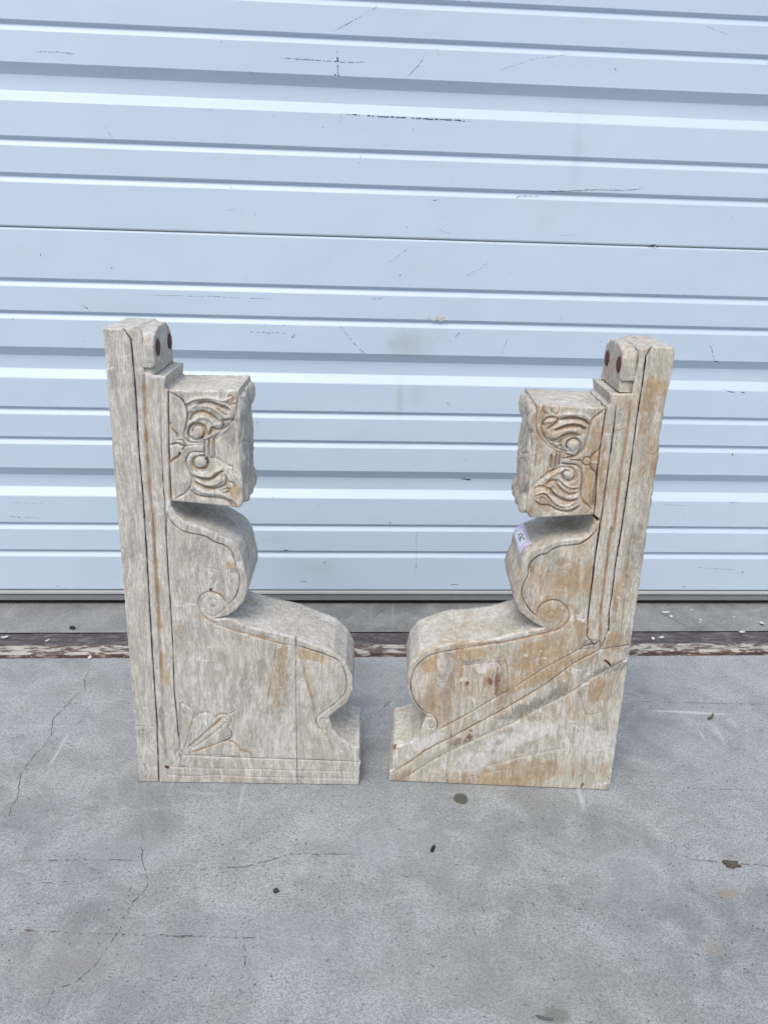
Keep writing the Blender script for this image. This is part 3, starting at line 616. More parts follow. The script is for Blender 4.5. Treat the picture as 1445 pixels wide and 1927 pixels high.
# ------------------------------------------------------------------ left corbel
LB = empty('corbel', (-0.2920, 0.8541, 0.0), 0.02752)
tag(LB, 'grey whitewashed carved wooden corbel with a fan carved in its lower corner', 'corbel', 'pair of carved wooden corbels in front of the door')
DEP = 90.0
crackL = [(20.6, 553.5), (28, 542.2), (28.6, 530.7), (29.3, 482.2), (28.5, 424.7), (29.4, 381.8), (29.1, 306), (28.5, 255.7), (27.5, 175.4), (27.4, 89.2), (24.5, -2.7)]
frame_r = [(63.2, 490.4), (60.5, 426.9), (59.8, 368.6), (58.3, 359.9), (53.9, 353), (51.8, 327.6), (51.7, 277.9), (52, 241.2), (51.8, 188.2), (50.3, 133.6), (51.4, 94.1), (53.1, 47), (57, 40.7), (91.8, 39), (151.5, 37.3), (221.8, 35.9), (273.5, 34.5)]
cutsL = [
 Cut(crackL[1:], 0.8, 2.2, 'k', 0.7, 1.0, smooth=False, taper=False), Cut(crackL[:2], .7, 1.5, 'k', .6, .8, smooth=False),
 Cut([(39.6, 517.9), (37.6, 459.6), (37.6, 400.1), (38.7, 346.1), (38.6, 334.3), (38, 270.3), (37.8, 210.9), (37.4, 214.8), (37.1, 168.7), (36.6, 137.9)], 1.5, 1.6, 'b', 1.3, .85, side=1, sd=.5, sw=3),
 Cut([(36.6, 137.9), (35.7, 109), (35.4, 81.9), (35.6, 59.4), (35.8, 31.5)], 1.5, 1.0, 'g', 1.8, .8),
 Cut([(55, 492.6), (53.1, 439.6), (52, 387.1), (52.8, 368.3), (52.1, 355.3), (51.8, 327.6), (51.6, 277.9), (52, 241.2), (51.8, 188.3), (50.3, 133.4), (51.8, 82.2), (53.1, 47.1)], .8, 1.3, 'k', .75, .8),
 Cut([(53.4, 491.4), (51.6, 439.6), (50.4, 393.8), (50.5, 368.2)], .7, .7, '', .7, .7),
 Cut([(63.2, 490.4), (60.5, 426.9), (59.8, 368.5)], 1.0, 1.6, 'b', 1.1, .95),
 Cut([(41.1, 22.5), (64.8, 22.4), (95.1, 21.4), (147.1, 21.6), (196, 20.1), (272.3, 19.6)], .7, .8, 'w', .6, .7), Cut([(35.1, 12.1), (66.4, 9.2), (94.7, 11.8), (146.8, 9.6), (195.9, 9.7), (274.7, 9.2)], .8, .8, 'w', .7, .6),
 Cut([(54.9, 40), (82.8, 39.2), (125.9, 38.2), (151.7, 37.4), (212.3, 36.6), (272, 34.4)], .9, 1.2, 'g', .7, .8), Cut([(38.9, 22.5), (45.9, 31.6), (50.5, 36.8), (54.9, 40)], .8, .6),
 Cut([(47.6, 22.7), (60.5, 22.1), (62.5, 19), (61.1, 12.5), (66.4, 8.7)], .5, .6, 'k', .4, .7), Cut([(-1.1, 82.2), (10.5, 81.4), (24.2, 81.2)], .5, .7, 'b', .5, .8),
 # band of the upper scroll
 Cut([(54.8, 353.3), (55.6, 348.5), (61.6, 340.4), (70.3, 333.6), (83.1, 330.4), (95.9, 327.3), (104.8, 321.2), (115.1, 317.9), (122.7, 311), (126.3, 299.7), (128.6, 289.7), (131.6, 278.2), (129.9, 265.1), (124.9, 253.2), (117.3, 244.1)], .8, 1.7, 'k', .62, .95, side=-1, sd=1.5, sw=10),
 Cut([(115.3, 245.6), (113.5, 251.4), (110.3, 255.8), (102.5, 260), (94.5, 260.6), (86.3, 254.5), (83.2, 244.9), (85.5, 236), (91.8, 227.1), (102.3, 219.8), (113, 215.5), (125.1, 211.2), (145.3, 206.3), (171.1, 200.8), (142.6, 205.6), (172.1, 197.5), (192.6, 193.3)], .75, 1.4, 'b', .6, .85, side=1, sd=.9, sw=7),
 Cut([(117.3, 244.1), (112.4, 238.1), (106.9, 233.2), (98.7, 229.5), (90.7, 233.1), (87.3, 240.5), (88.1, 249.4), (93, 255.4)], .9, .9, 'w', .8, .5), Cut([(99.7, 240.5), (104.5, 243.1), (105, 248.3), (102.2, 251.5), (97.5, 251.1), (95, 246.9), (96.5, 242.2), (99.7, 240.5)], .8, 1.2, '', .8, .6),
 Cut([(100, 246), (100.1, 246.1)], 1.8, -1.2, '', smooth=False, taper=False),
 Cut([(193.6, 194), (212.1, 188.6), (232.8, 180.9), (245.3, 173), (252.8, 156.6), (254.1, 139.9), (250.1, 127.7), (239.7, 115.3), (224.9, 102.8), (218.6, 95.3), (219.7, 85.4), (226.1, 79.2)], .8, 1.6, 'k', .62, .95, side=-1, sd=1.4, sw=11),
 Cut([(226.1, 79.2), (231.5, 80.6), (234.6, 86.9), (232.4, 94.3), (226, 95.4), (222.9, 90.4), (224.6, 84.2)], .6, 1.1, 'w', .5, .5), Cut([(226.1, 78), (232.6, 69.3), (236.3, 60.6), (239.2, 50.4)], .55, .8, 'k', .4, .7),
 # joints and cracks
 Cut([(194.7, 204.9), (194.4, 148.3), (194.7, 74.9), (195.4, -0.8)], .55, 1.1, 'k', .5, .9, smooth=False, taper=False), Cut([(175, 213.2), (172.1, 197.1), (168.7, 171.4), (161.7, 123.6), (158.2, 99.1)], .5, .8, 'k', .4, .7), Cut([(154.9, 94.1), (156.2, 69.2), (153, 48.9)], .5, .4, 'k', .4, .4),
 Cut([(86.2, 290.2), (84.9, 259.6)], .45, .5, 'k', .32, .7), Cut([(86.5, 290.5), (98.3, 290.2), (110.8, 287.9)], .45, .5, 'k', .32, .6), Cut([(110.8, 287.9), (108.4, 239.5)], .45, .5, 'k', .32, .7),
 Cut([(199.7, 181.4), (208, 143.7), (214.3, 119.7), (216.5, 100.2)], 1.2, .3, 'b', 1.2, .5), Cut([(99.5, 216.8), (94.5, 175.2)], .6, .3, 'g', .6, .5),
 # fan in the lower corner
 Cut([(52.1, 48.3), (51.8, 82.2), (51.7, 121.4)], .7, 1.2, 'k', .5, .8), Cut([(53.7, 49.6), (54.9, 82.3), (56.1, 114.2)], .6, .9, 'b', .5, .7), Cut([(59.3, 51), (63.9, 70), (70.1, 90)], .6, 1.0, 'b', .5, .8),
 Cut([(61.8, 49.8), (79.7, 67.8), (97.4, 85.5), (104.1, 93.1)], 1.5, 1.5, 'b', .7, .8), Cut([(63.9, 47.8), (83.8, 62.8), (99.2, 76.9), (108.5, 87)], .8, 1.1, 'k', .45, .5), Cut([(64.8, 43.5), (87.7, 52.8), (107.2, 60.7), (117.9, 59.7), (124.1, 53.4), (127.2, 48.4), (137.9, 44.8), (141, 38.5)], .8, 1.3, 'b', .6, .9, side=1, sd=.5, sw=4),
 Cut([(64.6, 40.2), (82.9, 41.2), (104.4, 40.4), (125.9, 39.5)], .7, 1.0, 'w', .6, .5), Cut([(53.1, 127.5), (57.1, 123.9), (61, 119.2), (59.1, 114.3), (56.1, 113.7)], .7, 1.0, '', .5), Cut([(57.6, 114.3), (64.8, 110.7), (69.8, 106), (71.7, 97.4), (70.1, 90)], .8, 1.3, 'k', .45, .7, side=1, sd=.6, sw=4),
 Cut([(72.3, 91.3), (75.7, 97.5), (82.2, 100.1), (89.5, 100.2), (95.2, 94.9)], .7, 1.1, 'g', .5, .6, side=1, sd=.5, sw=4), Cut([(95.7, 94.9), (102.2, 99.2), (108.5, 100.1), (114.7, 96.3), (116.2, 88.4), (112.1, 80.9)], .8, 1.2, 'b', .5, .7), Cut([(103.6, 91.9), (107.3, 95.1), (110.8, 92), (108.5, 87), (104.3, 88.2)], .7, .9, '', .5),
 Cut([(112.5, 80.4), (115.8, 74.7), (115.6, 68.4), (111.6, 63.3), (105.1, 60.7)], .9, 1.5, 'k', .6, .9, side=-1, sd=.5, sw=4), Cut([(114.9, 100.2), (122.4, 105.7)], .7, .9, 'k', .4, .6),
]
for p in [[(73.9, 171.8), (68.9, 145.7)], [(81, 146), (76.1, 119.5)], [(91.8, 158.1), (87, 131.7)], [(99.2, 134.4), (94.5, 107.7)], [(108.2, 151.3), (103.5, 124.8)], [(115.8, 129.9), (111.2, 103.1)], [(127.1, 161.1), (122.6, 134.9)], [(134.4, 123), (130, 96.1)], [(143.4, 147.2), (139, 120.7)]]:    # gouge marks
    cutsL.append(Cut(p, 1.4, .35, "", .8))
blobsL = [(40.2, 157, 4, 26, 3, 't', .8), (179, 171.6, 9, 34, 0, 't', .8), (218.3, 179.4, 20, 8, -20, 't', .95), (170.2, 128.6, 11, 40, 0, 't', .5), (210.1, 141.4, 5, 30, 12, 't', .6),
 (139.5, 68.9, 9, 20, 0, 'g', .5), (154, 156.9, 5, 25, 0, 'g', .55), (9.8, 71.5, 13, 8, 0, 'g', .65), (34.3, 91.8, 4, 22, 0, 'g', .8), (120.9, 293.8, 8, 5, 30, 't', .8), (123.3, 286.7, 5, 5, 0, 'k', .35),
 (88.9, 314.4, 26, 16, 0, 'g', .45), (76.4, 271.2, 16, 14, 0, 'g', .3), (122.4, 301, 3.0, 5, 30, 'w', 1), (131.4, 295.5, 5, 4, 30, 'w', .9), (109.3, 226, 9, 1.6, 0, 'w', 1), (169.2, 205, 7, 5, 20, 'w', .8),
 (169.4, 69.4, 20, 30, 30, 'w', .4), (55, 362.2, 5, 8, 0, 'w', .7), (42.7, 509.5, 10, 8, 0, 'w', .7), (124.9, 4.5, 90, 4, 0, 'g', .3), (-1.6, 515.6, 2.5, 12, 0, 'k', .4), (57.2, 206.1, 3, 30, 0, 't', .5),
 (128.4, 380.3, 7, 9, 0, 't', .9), (131.3, 364.3, 8, 3, 0, 't', .9), (105.2, 470.3, 5, 3.5, 20, 'w', 1), (129.2, 461, 2.5, 2, 0, 'b', .9), (130.7, 483.3, 4, 8, -30, 't', .7), (48.2, 520.6, 3, 4, 0, 't', .9),
 (70.7, 8.8, 30, 5, 0, 'g', .4), (201.4, 8.4, 7, 5, 0, 'g', .7), (-3, 7.5, 5, 8, 0, 'k', .3)]
leafL = [
 Cut([(64.6, 488.5), (72.8, 484.2), (77.4, 480.2), (80.3, 474.6), (82, 468), (81.5, 461.4), (79.7, 453), (77.5, 446.2), (77.8, 440.3), (80.9, 436.2), (85.8, 434.8), (99.7, 435.4)], .8, 1.5, 'k', .6, .85, side=1, sd=1.1, sw=6),
 Cut([(136.4, 487.5), (134.6, 479.3), (132.2, 467.7), (127.5, 458.4), (121.6, 452.4), (113.2, 445.5), (104, 439.5), (94.9, 437.8), (85.9, 438.4)], .9, 1.3, '', .6, .6, side=1, sd=1.2, sw=5),
 Cut([(86.8, 438.9), (82.8, 442.1), (81.9, 448), (85, 453.1), (90, 455.6), (95.6, 455.1), (99.6, 451.8), (100.2, 446.8), (97.9, 441.7), (93.3, 438.9)], 1.3, 2.2, 'b', .9, .9), Cut([(92, 445.8), (92, 445.8)], 7.0, -1.6, '', smooth=False, taper=False), Cut([(86.4, 445.6), (87.7, 451.5), (92.3, 453.7), (96.7, 451.8), (98.1, 446.8), (95.8, 440.8), (91.3, 439.2)], .8, 1.5, 'k', .5, .7),
 Cut([(83.6, 458.1), (87.9, 464.9), (95.4, 468.5), (104.2, 466.9), (110.5, 462.5), (114.5, 458.9)], 1.2, 1.8, 'b', 1.0, .85, side=1, sd=.8, sw=4), Cut([(86.6, 470.6), (94.9, 475), (101.4, 476.4), (106.2, 476.1)], 1.1, 1.0, 'w', .9, .7), Cut([(93.3, 477), (99.9, 479.6), (107.9, 479), (115.9, 476.3), (122.3, 474.4), (126.2, 470.8)], 1.4, 1.6, 'b', .9, .8),
 Cut([(80, 476.2), (87.9, 481.3), (98.5, 483.9), (109.7, 483.7), (116.1, 482.1), (122.5, 481.8), (129.1, 485.7)], 1.0, -1.4, 'w', .9, .7), Cut([(80.7, 474.6), (87.8, 479.3), (98.4, 482), (108.8, 481.9)], 1.0, 1.3, '', .8), Cut([(113.4, 473), (117.3, 468.9), (123.6, 465.8)], .9, 1.0, 'b', .6, .8), Cut([(116.7, 474.7), (121.4, 472.4), (125.4, 469.2)], .7, .8, '', .6),
 Cut([(128.4, 461.9), (123.5, 460.8), (118.6, 459.7), (119.2, 455.7), (117.9, 451), (111.7, 450), (107.7, 452), (106, 448.6), (103.3, 442.7)], 1.0, 1.6, 'b', .8, .9), Cut([(108.7, 457.9), (113.6, 457.2), (116.9, 459)], .8, .8, ''),
 Cut([(124.3, 484.8), (128.3, 486.5), (130.7, 483.3), (128.9, 479.1), (132.9, 477.6)], 1.0, 1.2, 'b', .7, .7), Cut([(122.5, 479), (127.2, 476.6), (130.3, 472.6), (130.6, 467.6)], 1.0, 1.3, '', .8),
 # centre ties and bud
 Cut([(98.5, 435.4), (98.3, 420.4)], .8, 1.8, 'k', .5, .8, smooth=False), Cut([(102.9, 438.4), (102.8, 420.1)], .7, 1.6, 'b', .5, .8, smooth=False), Cut([(108, 439.4), (108.3, 419)], .9, 1.6, 'b', .8, .9, smooth=False), Cut([(105.4, 438.5), (105.2, 419.8)], .9, -1.0, '', smooth=False), Cut([(100.7, 436.7), (100.6, 420.1)], .9, -.9, '', smooth=False),
 Cut([(80.7, 431.5), (87.3, 432.5), (98, 432.8)], .7, .9, 'w', .6, .6), Cut([(61.9, 431.9), (70.1, 433.8), (75, 431.8), (79.8, 430.6)], .9, 1.4, 'b', .7, .9), Cut([(70.3, 437.2), (74.4, 437.3), (77.2, 434.8), (77.4, 431), (75.6, 427.5), (73.9, 426.7)], .8, 1.3, 'b', .6, .9), Cut([(70.3, 436.3), (74.4, 436), (75.8, 432.7)], .8, -1.0, 'w', .7, .8),
 Cut([(64.4, 456.3), (63.4, 452.6), (66.8, 447.2), (69.9, 443.9), (70.6, 439.3)], .9, 1.4, 'b', .6, .9, side=-1, sd=.7, sw=4), Cut([(72.1, 424.5), (70.7, 419.7), (66.8, 417.1), (63, 414.4), (61.5, 410.9)], .9, 1.4, 'b', .7, .9), Cut([(71.7, 423.2), (71.6, 420.2)], 1.1, 1.4, 'b', .9, 1),
 # lower leaf
 Cut([(98.4, 424.7), (86.1, 424.4), (81, 421.3), (77.8, 414.8), (79.1, 407.9), (81.3, 401), (82.6, 393.2), (81.4, 386.1), (75.6, 378.1), (65.3, 372.1)], .8, 1.5, 'k', .55, .8, side=-1, sd=1.0, sw=6),
 Cut([(102.3, 418.8), (110.5, 416), (119.4, 410.2), (127.4, 402.6), (133.8, 394.5), (137.4, 385.8)], .9, 1.2, 'w', .8, .5, side=1, sd=1.2, sw=5), Cut([(90.8, 420.2), (86.6, 416.7), (85.5, 411.5), (88.6, 407.3), (95.2, 406.6), (101.1, 409.7), (101, 416.2), (97.8, 420), (93.3, 420.7), (90.8, 420.2)], 1.2, 2.0, 'b', .7, .6),
 Cut([(94.7, 415.2), (94.8, 415.2)], 6.0, -1.4, '', smooth=False, taper=False), Cut([(98.2, 418.7), (100.9, 415.3), (101, 411)], .8, 1.0, 'k', .6, .9), Cut([(88.5, 404.2), (94.2, 402.6), (100.9, 404.1)], 2.0, .8, 'w', 1.5, .95),
 Cut([(87.4, 397.7), (94.7, 394.5), (104.7, 395.5), (110.7, 400.9), (117.5, 403.2)], 1.1, 1.7, 'b', .8, .85, side=-1, sd=.8, sw=4), Cut([(86.3, 391.5), (94.4, 386.5), (106, 384.8), (116.9, 387), (120.9, 394.1), (119, 400.2)], 1.1, 1.6, 'b', .8, .8), Cut([(91.3, 392.5), (99.5, 389.2), (107.8, 389.4), (114.7, 394)], 1.3, -1.0, 'w', 1.0, .8),
 Cut([(80.8, 382.2), (87.3, 376.6), (97.2, 374.4), (110.6, 373.6), (120.6, 371.2), (127.1, 364.2)], 1.0, 1.5, 'b', .7, .9, side=-1, sd=.6, sw=4), Cut([(106.4, 395.5), (111.5, 399.2), (116.5, 399.3), (113.8, 394), (107.9, 392.1)], .7, .9, 'b', .5, .7), Cut([(114.2, 381.7), (119.3, 384.4), (124.3, 383.7), (120.9, 380.1), (115, 379.9)], .8, 1.0, 'b', .6, .7),
 Cut([(124, 372.2), (128, 367.8), (130.4, 363.4)], 1.0, 1.2, 'b', .8, .9), Cut([(121.8, 409), (126.8, 408.2), (128.3, 403.1), (131.5, 400.5)], 1.0, 1.2, '', .8), Cut([(122.9, 392.4), (127.9, 390.8), (130.2, 385.6)], 1.0, 1.2, 'b', .7, .6)]
for p_ in ([(83.2, 468), (90.8, 473.6), (101.4, 476.1), (110.9, 472.1), (119.6, 465.7), (124.3, 462.5)], [(86.8, 457.8), (94.3, 462.5), (102.4, 462.7), (108.7, 457.9), (111.8, 453.8)], [(85.3, 477.6), (95.2, 482.2), (108, 482), (117.6, 478.8), (127.1, 474.2), (130.1, 466)], [(83.4, 401.9), (91.6, 399.1), (102.3, 398.5), (110, 403.5), (116.8, 407.1)],
           [(88, 393.8), (97.8, 389.6), (108.7, 390.3), (115.6, 396.6)], [(84.3, 386.2), (94.9, 380.3), (107.4, 378.9), (118.3, 377.3), (126.5, 371.3)], [(121.7, 407.2), (128.1, 398.7), (132, 390), (133.4, 380.4)], [(79.8, 439.5), (79.8, 446.3), (83.5, 457.3)], [(80.8, 416.6), (82, 408), (84.2, 401.1)], [(108.2, 442.8), (120.6, 449), (128.3, 458.4)]):
    leafL.append(Cut(p_, 1.7, -1.15, 'w', 1.0, .55))
for c_ in leafL:
    c_.d *= 1.7; c_.w *= 1.12; c_.sd *= 1.6
post_poly = [(0.1, 553), (20.6, 553.5), (28, 542.2), (28.6, 530.7), (29.3, 482.2), (28.5, 424.7), (29.4, 381.8), (29.1, 306), (28.5, 255.7), (27.5, 175.4), (27.4, 89.2), (24.5, -2.7), (0, -0)]
post_poly[-2] = (post_poly[-2][0], 0.0); post_poly[-1] = (post_poly[-1][0], 0.0)
po, _ = relief('post', post_poly, DEP + 4, cutsL, M_wood_l, LB, blobs=blobsL, rnd=1.6, chips=0.8)
frame_poly = crackL + [(263.5 + 0, 0.0), ] if False else None
fr_bottom = [(crackL[-1][0], 0.0), (271.7, 0.0), (272.6, 6.0)]
frame_poly = list(reversed(crackL[:-1])) + [(30.8, 553.8), (36.4, 550.3), (39.9, 545), (40.9, 536.4), (39.7, 518), (39.7, 509.2), (49.3, 506.1), (61.3, 505.1), (60.1, 492.5)] + frame_r + [(272.6, 24.0)] + list(reversed(fr_bottom))
fo, _ = relief('moulding_frame', frame_poly, DEP, cutsL, M_wood_l, LB, blobs=blobsL, rnd=1.1, tight=[(frame_r[12:], 0.2), (frame_r[4:12], 0.6)])
scroll_poly = [(53.6, 354.3), (55.4, 359.2), (58.5, 363), (64.8, 352.2), (74.6, 343.7), (87.4, 340.3), (100.1, 335.7), (111.6, 330.1), (121.8, 323.9), (130.7, 315.4), (135.6, 304.2), (137.9, 289.9), (140.9, 278.4), (141.3, 265.3), (135.5, 249), (125.8, 236.9), (116.2, 229.9), (103.3, 226.5), (116.1, 227.7), (138.8, 217.6), (171.2, 209.5), (173.3, 209.3), (193.7, 205.1), (199.8, 202.3), (218.3, 193.9), (238.9, 186.4), (253.6, 172), (261.2, 154.4), (262.6, 135.2), (254.4, 116.4), (241.9, 105.6), (234.1, 97.5), (236.1, 89.4), (238.9, 80.7), (247.7, 68.3), (257.4, 60.4), (266.2, 55.5), (271.3, 56.6), (271.8, 35.1)] + list(reversed(frame_r[4:]))[0:]
so_, SL = relief('scroll_panel', scroll_poly, DEP, cutsL, M_wood_l, LB, blobs=blobsL, rnd=1.5, tight=[(frame_r[12:], 0.2), (frame_r[4:12], 0.6)])
block_poly = [(63.5, 491), (136.2, 492.9), (137.9, 485.1), (136.7, 429.3), (136.7, 408.6), (137.9, 387.5), (138.3, 371.1), (136.1, 364.3), (133.2, 362.1), (127.4, 362.8), (59.3, 368.6), (60.5, 426.9)]
def block_h(P):
    # the corner between the two leaves is scooped back
    cx_, cz_ = (138.9, 429.2)
    d = np.hypot((P[:, 0] - cx_) / 44.0, (P[:, 1] - cz_) / 34.0)
    return 9.0 * np.clip(1 - d, 0, 1) ** 0.9
bo, _ = relief('carved_block', block_poly, DEP + 1, cutsL[5:7] + leafL, M_wood_l, LB, blobs=blobsL, rnd=1.8, hfun=block_h, v0=-0.6, grid=0.85, wallnoise=0.9)

def rosette_part(parent, sgn, u0, zb, zt, mat):
    """carved flower and corner leaves standing on the block's outer face"""
    zc = (zb + zt) / 2 - 3; R = 43.0; vc = 46.0
    poly = [(2.5, zb + 6), (6, zb + 1), (30, zb - 1), (62, zb - 1), (84, zb + 1), (89, zb + 6), (90, zt - 8), (88, zt - 1), (60, zt + 1), (30, zt), (4, zt - 1), (2, zt - 6)]
    def hf(P):
        x = P[:, 0] - vc; y = (P[:, 1] - zc); r = np.hypot(x, y * 0.88); ph = np.arctan2(y, x)
        disc = np.clip((R - r) / 1.5, 0, 1)
        k = np.abs(((ph / (2 * np.pi) * 10) % 1) - 0.5) * 2           # 0 at a petal's middle, 1 between petals
        petal = np.sqrt(np.clip(1 - k ** 2, 0, 1)) * np.clip((r - 9) / 6, 0, 1)
        tipf = np.clip((R - 2 - r - 7 * k ** 3) / 3, 0, 1)
        rib = np.exp(-(k / 0.14) ** 2)
        dome = 5.2 * np.sqrt(np.clip(1 - (r / (R + 2)) ** 2, 0, 1))
        h = disc * (1.2 + dome + (2.4 * petal - 1.4 * rib - 1.6) * tipf)
        k2 = np.abs(((ph / (2 * np.pi) * 8 + .5) % 1) - 0.5) * 2
        h = np.where(r < 19, np.maximum(h, 5.8 + 2.0 * np.sqrt(np.clip(1 - k2 ** 2, 0, 1)) - 0.12 * r), h)
        h = np.where(r < 8, 7.0 + 2.0 * np.sqrt(np.clip(1 - (r / 8) ** 2, 0, 1)) - 1.2 * (np.abs(np.sin(ph * 3)) < .2), h)
        for sx in (-1, 1):
            for sy in (-1, 1):
                dx_ = x - sx * 32; dy_ = y - sy * 52
                rr = np.hypot(dx_ / 24, dy_ / 16)
                lf = 8.0 * np.sqrt(np.clip(1 - rr ** 2, 0, 1)) - 1.6 * np.exp(-((dx_ * .6 - sx * sy * dy_ * .8) / 1.6) ** 2)
                h = np.maximum(h, lf)
        rr = np.hypot(x / 15, (y - 57) / 11); h = np.maximum(h, 6 * np.sqrt(np.clip(1 - rr ** 2, 0, 1)))
        rr = np.hypot(x / 17, (y + 53) / 14); h = np.maximum(h, 8 * np.sqrt(np.clip(1 - rr ** 2, 0, 1)))
        return -h * np.clip((P[:, 0] - 0.5) / 9.0, 0.02, 1) ** 0.6
    return relief('rosette', poly, 4.0, [], mat, parent, grid=0.9, rnd=0.6, hfun=hf, facenoise=0.12,
                  mapf=lambda a, b, v: (u0 - sgn * (v + 0.9), a, b))[0]
rosette_part(bo, 1, 136.0, 366, 487, M_wood_l)

def head_part(parent, sgn, u_face, thick, zbase, ztop, plugs, mat):
    """rounded top piece beside the post with its foot on the ledge; outer face carries the plugs"""
    prof = [(3.0, zbase), (3.0, 515), (0.5, 513), (0.0, 520), (0.3, 537), (3.5, 545), (10, ztop - 4.5), (26, ztop + 1.0), (60, ztop + 1.0), (72, ztop - 5), (80, 541), (84, 530), (82, 514), (86, 506), (90, zbase + 2), (90, zbase)]
    cuts = [Cut([(p[0] + (9.6) * math.cos(t), p[1] + 9.6 * math.sin(t)) for t in np.linspace(0, 6.2, 14)], .7, .8, 'k', .7, .7) for p in plugs] + [Cut([(32, 508), (34, 530), (33, 552)], 1.2, .4, 't', 1.6, .7), Cut([(5, 505), (9, 520)], 2.0, .2, 't', 2.5, .8)]
    o, _ = relief('head_block', prof, thick, cuts, mat, parent, grid=1.1, rnd=1.7, facenoise=0.3, mapf=lambda a, b, v: (u_face - sgn * v, a, b))
    for (pv, pz) in plugs:
        c = [(pv + 8.8 * math.cos(t), pz + 8.8 * math.sin(t)) for t in np.linspace(0, 2 * math.pi, 28)[:-1]]
        relief('plug', c, 3.0, [], M_plug, o, grid=1.3, rnd=0.9, v0=-1.3, facenoise=0.35, mapf=lambda a, b, v: (u_face - sgn * v, a, b))
    return o
head_part(LB, 1, 51.0, 15.0, 505.5, 553.0, [(16.5, 532.5), (70.5, 531.5)], M_wood_l)

def stud(parent, u, z, v, r, sq=1.0, name='nail_head'):
    V_ = []; F_ = []; k = 14
    for j, (rr, dd) in enumerate(((1.0, 0.0), (0.95, -0.5), (0.6, -0.9), (0.0, -1.0))):
        for i in range(k):
            a = 2 * math.pi * i / k; q = rr * r * (1 + 0.14 * math.sin(3 * a + u) + 0.08 * math.sin(5 * a))
            V_.append(((u + q * math.cos(a)) / 1000, (v + dd) / 1000, (z + sq * q * math.sin(a)) / 1000))
    for j in range(3):
        for i in range(k): F_.append((j * k + i, j * k + (i + 1) % k, (j + 1) * k + (i + 1) % k, (j + 1) * k + i))
    return mesh(name, V_, F_, M_nail, parent)
stud(fo, 35.8, 23.7, 0.8, 4.2, 1.1, 'knot_plug')
stud(so_, 98.4, 263.9, 0.8, 2.6, 0.9)

STK = [(153.5, 319.5), (142.0, 306.0)]; STKV = (86.0, 18.0); STKSKEW = 0.0; TXTDIR = -1
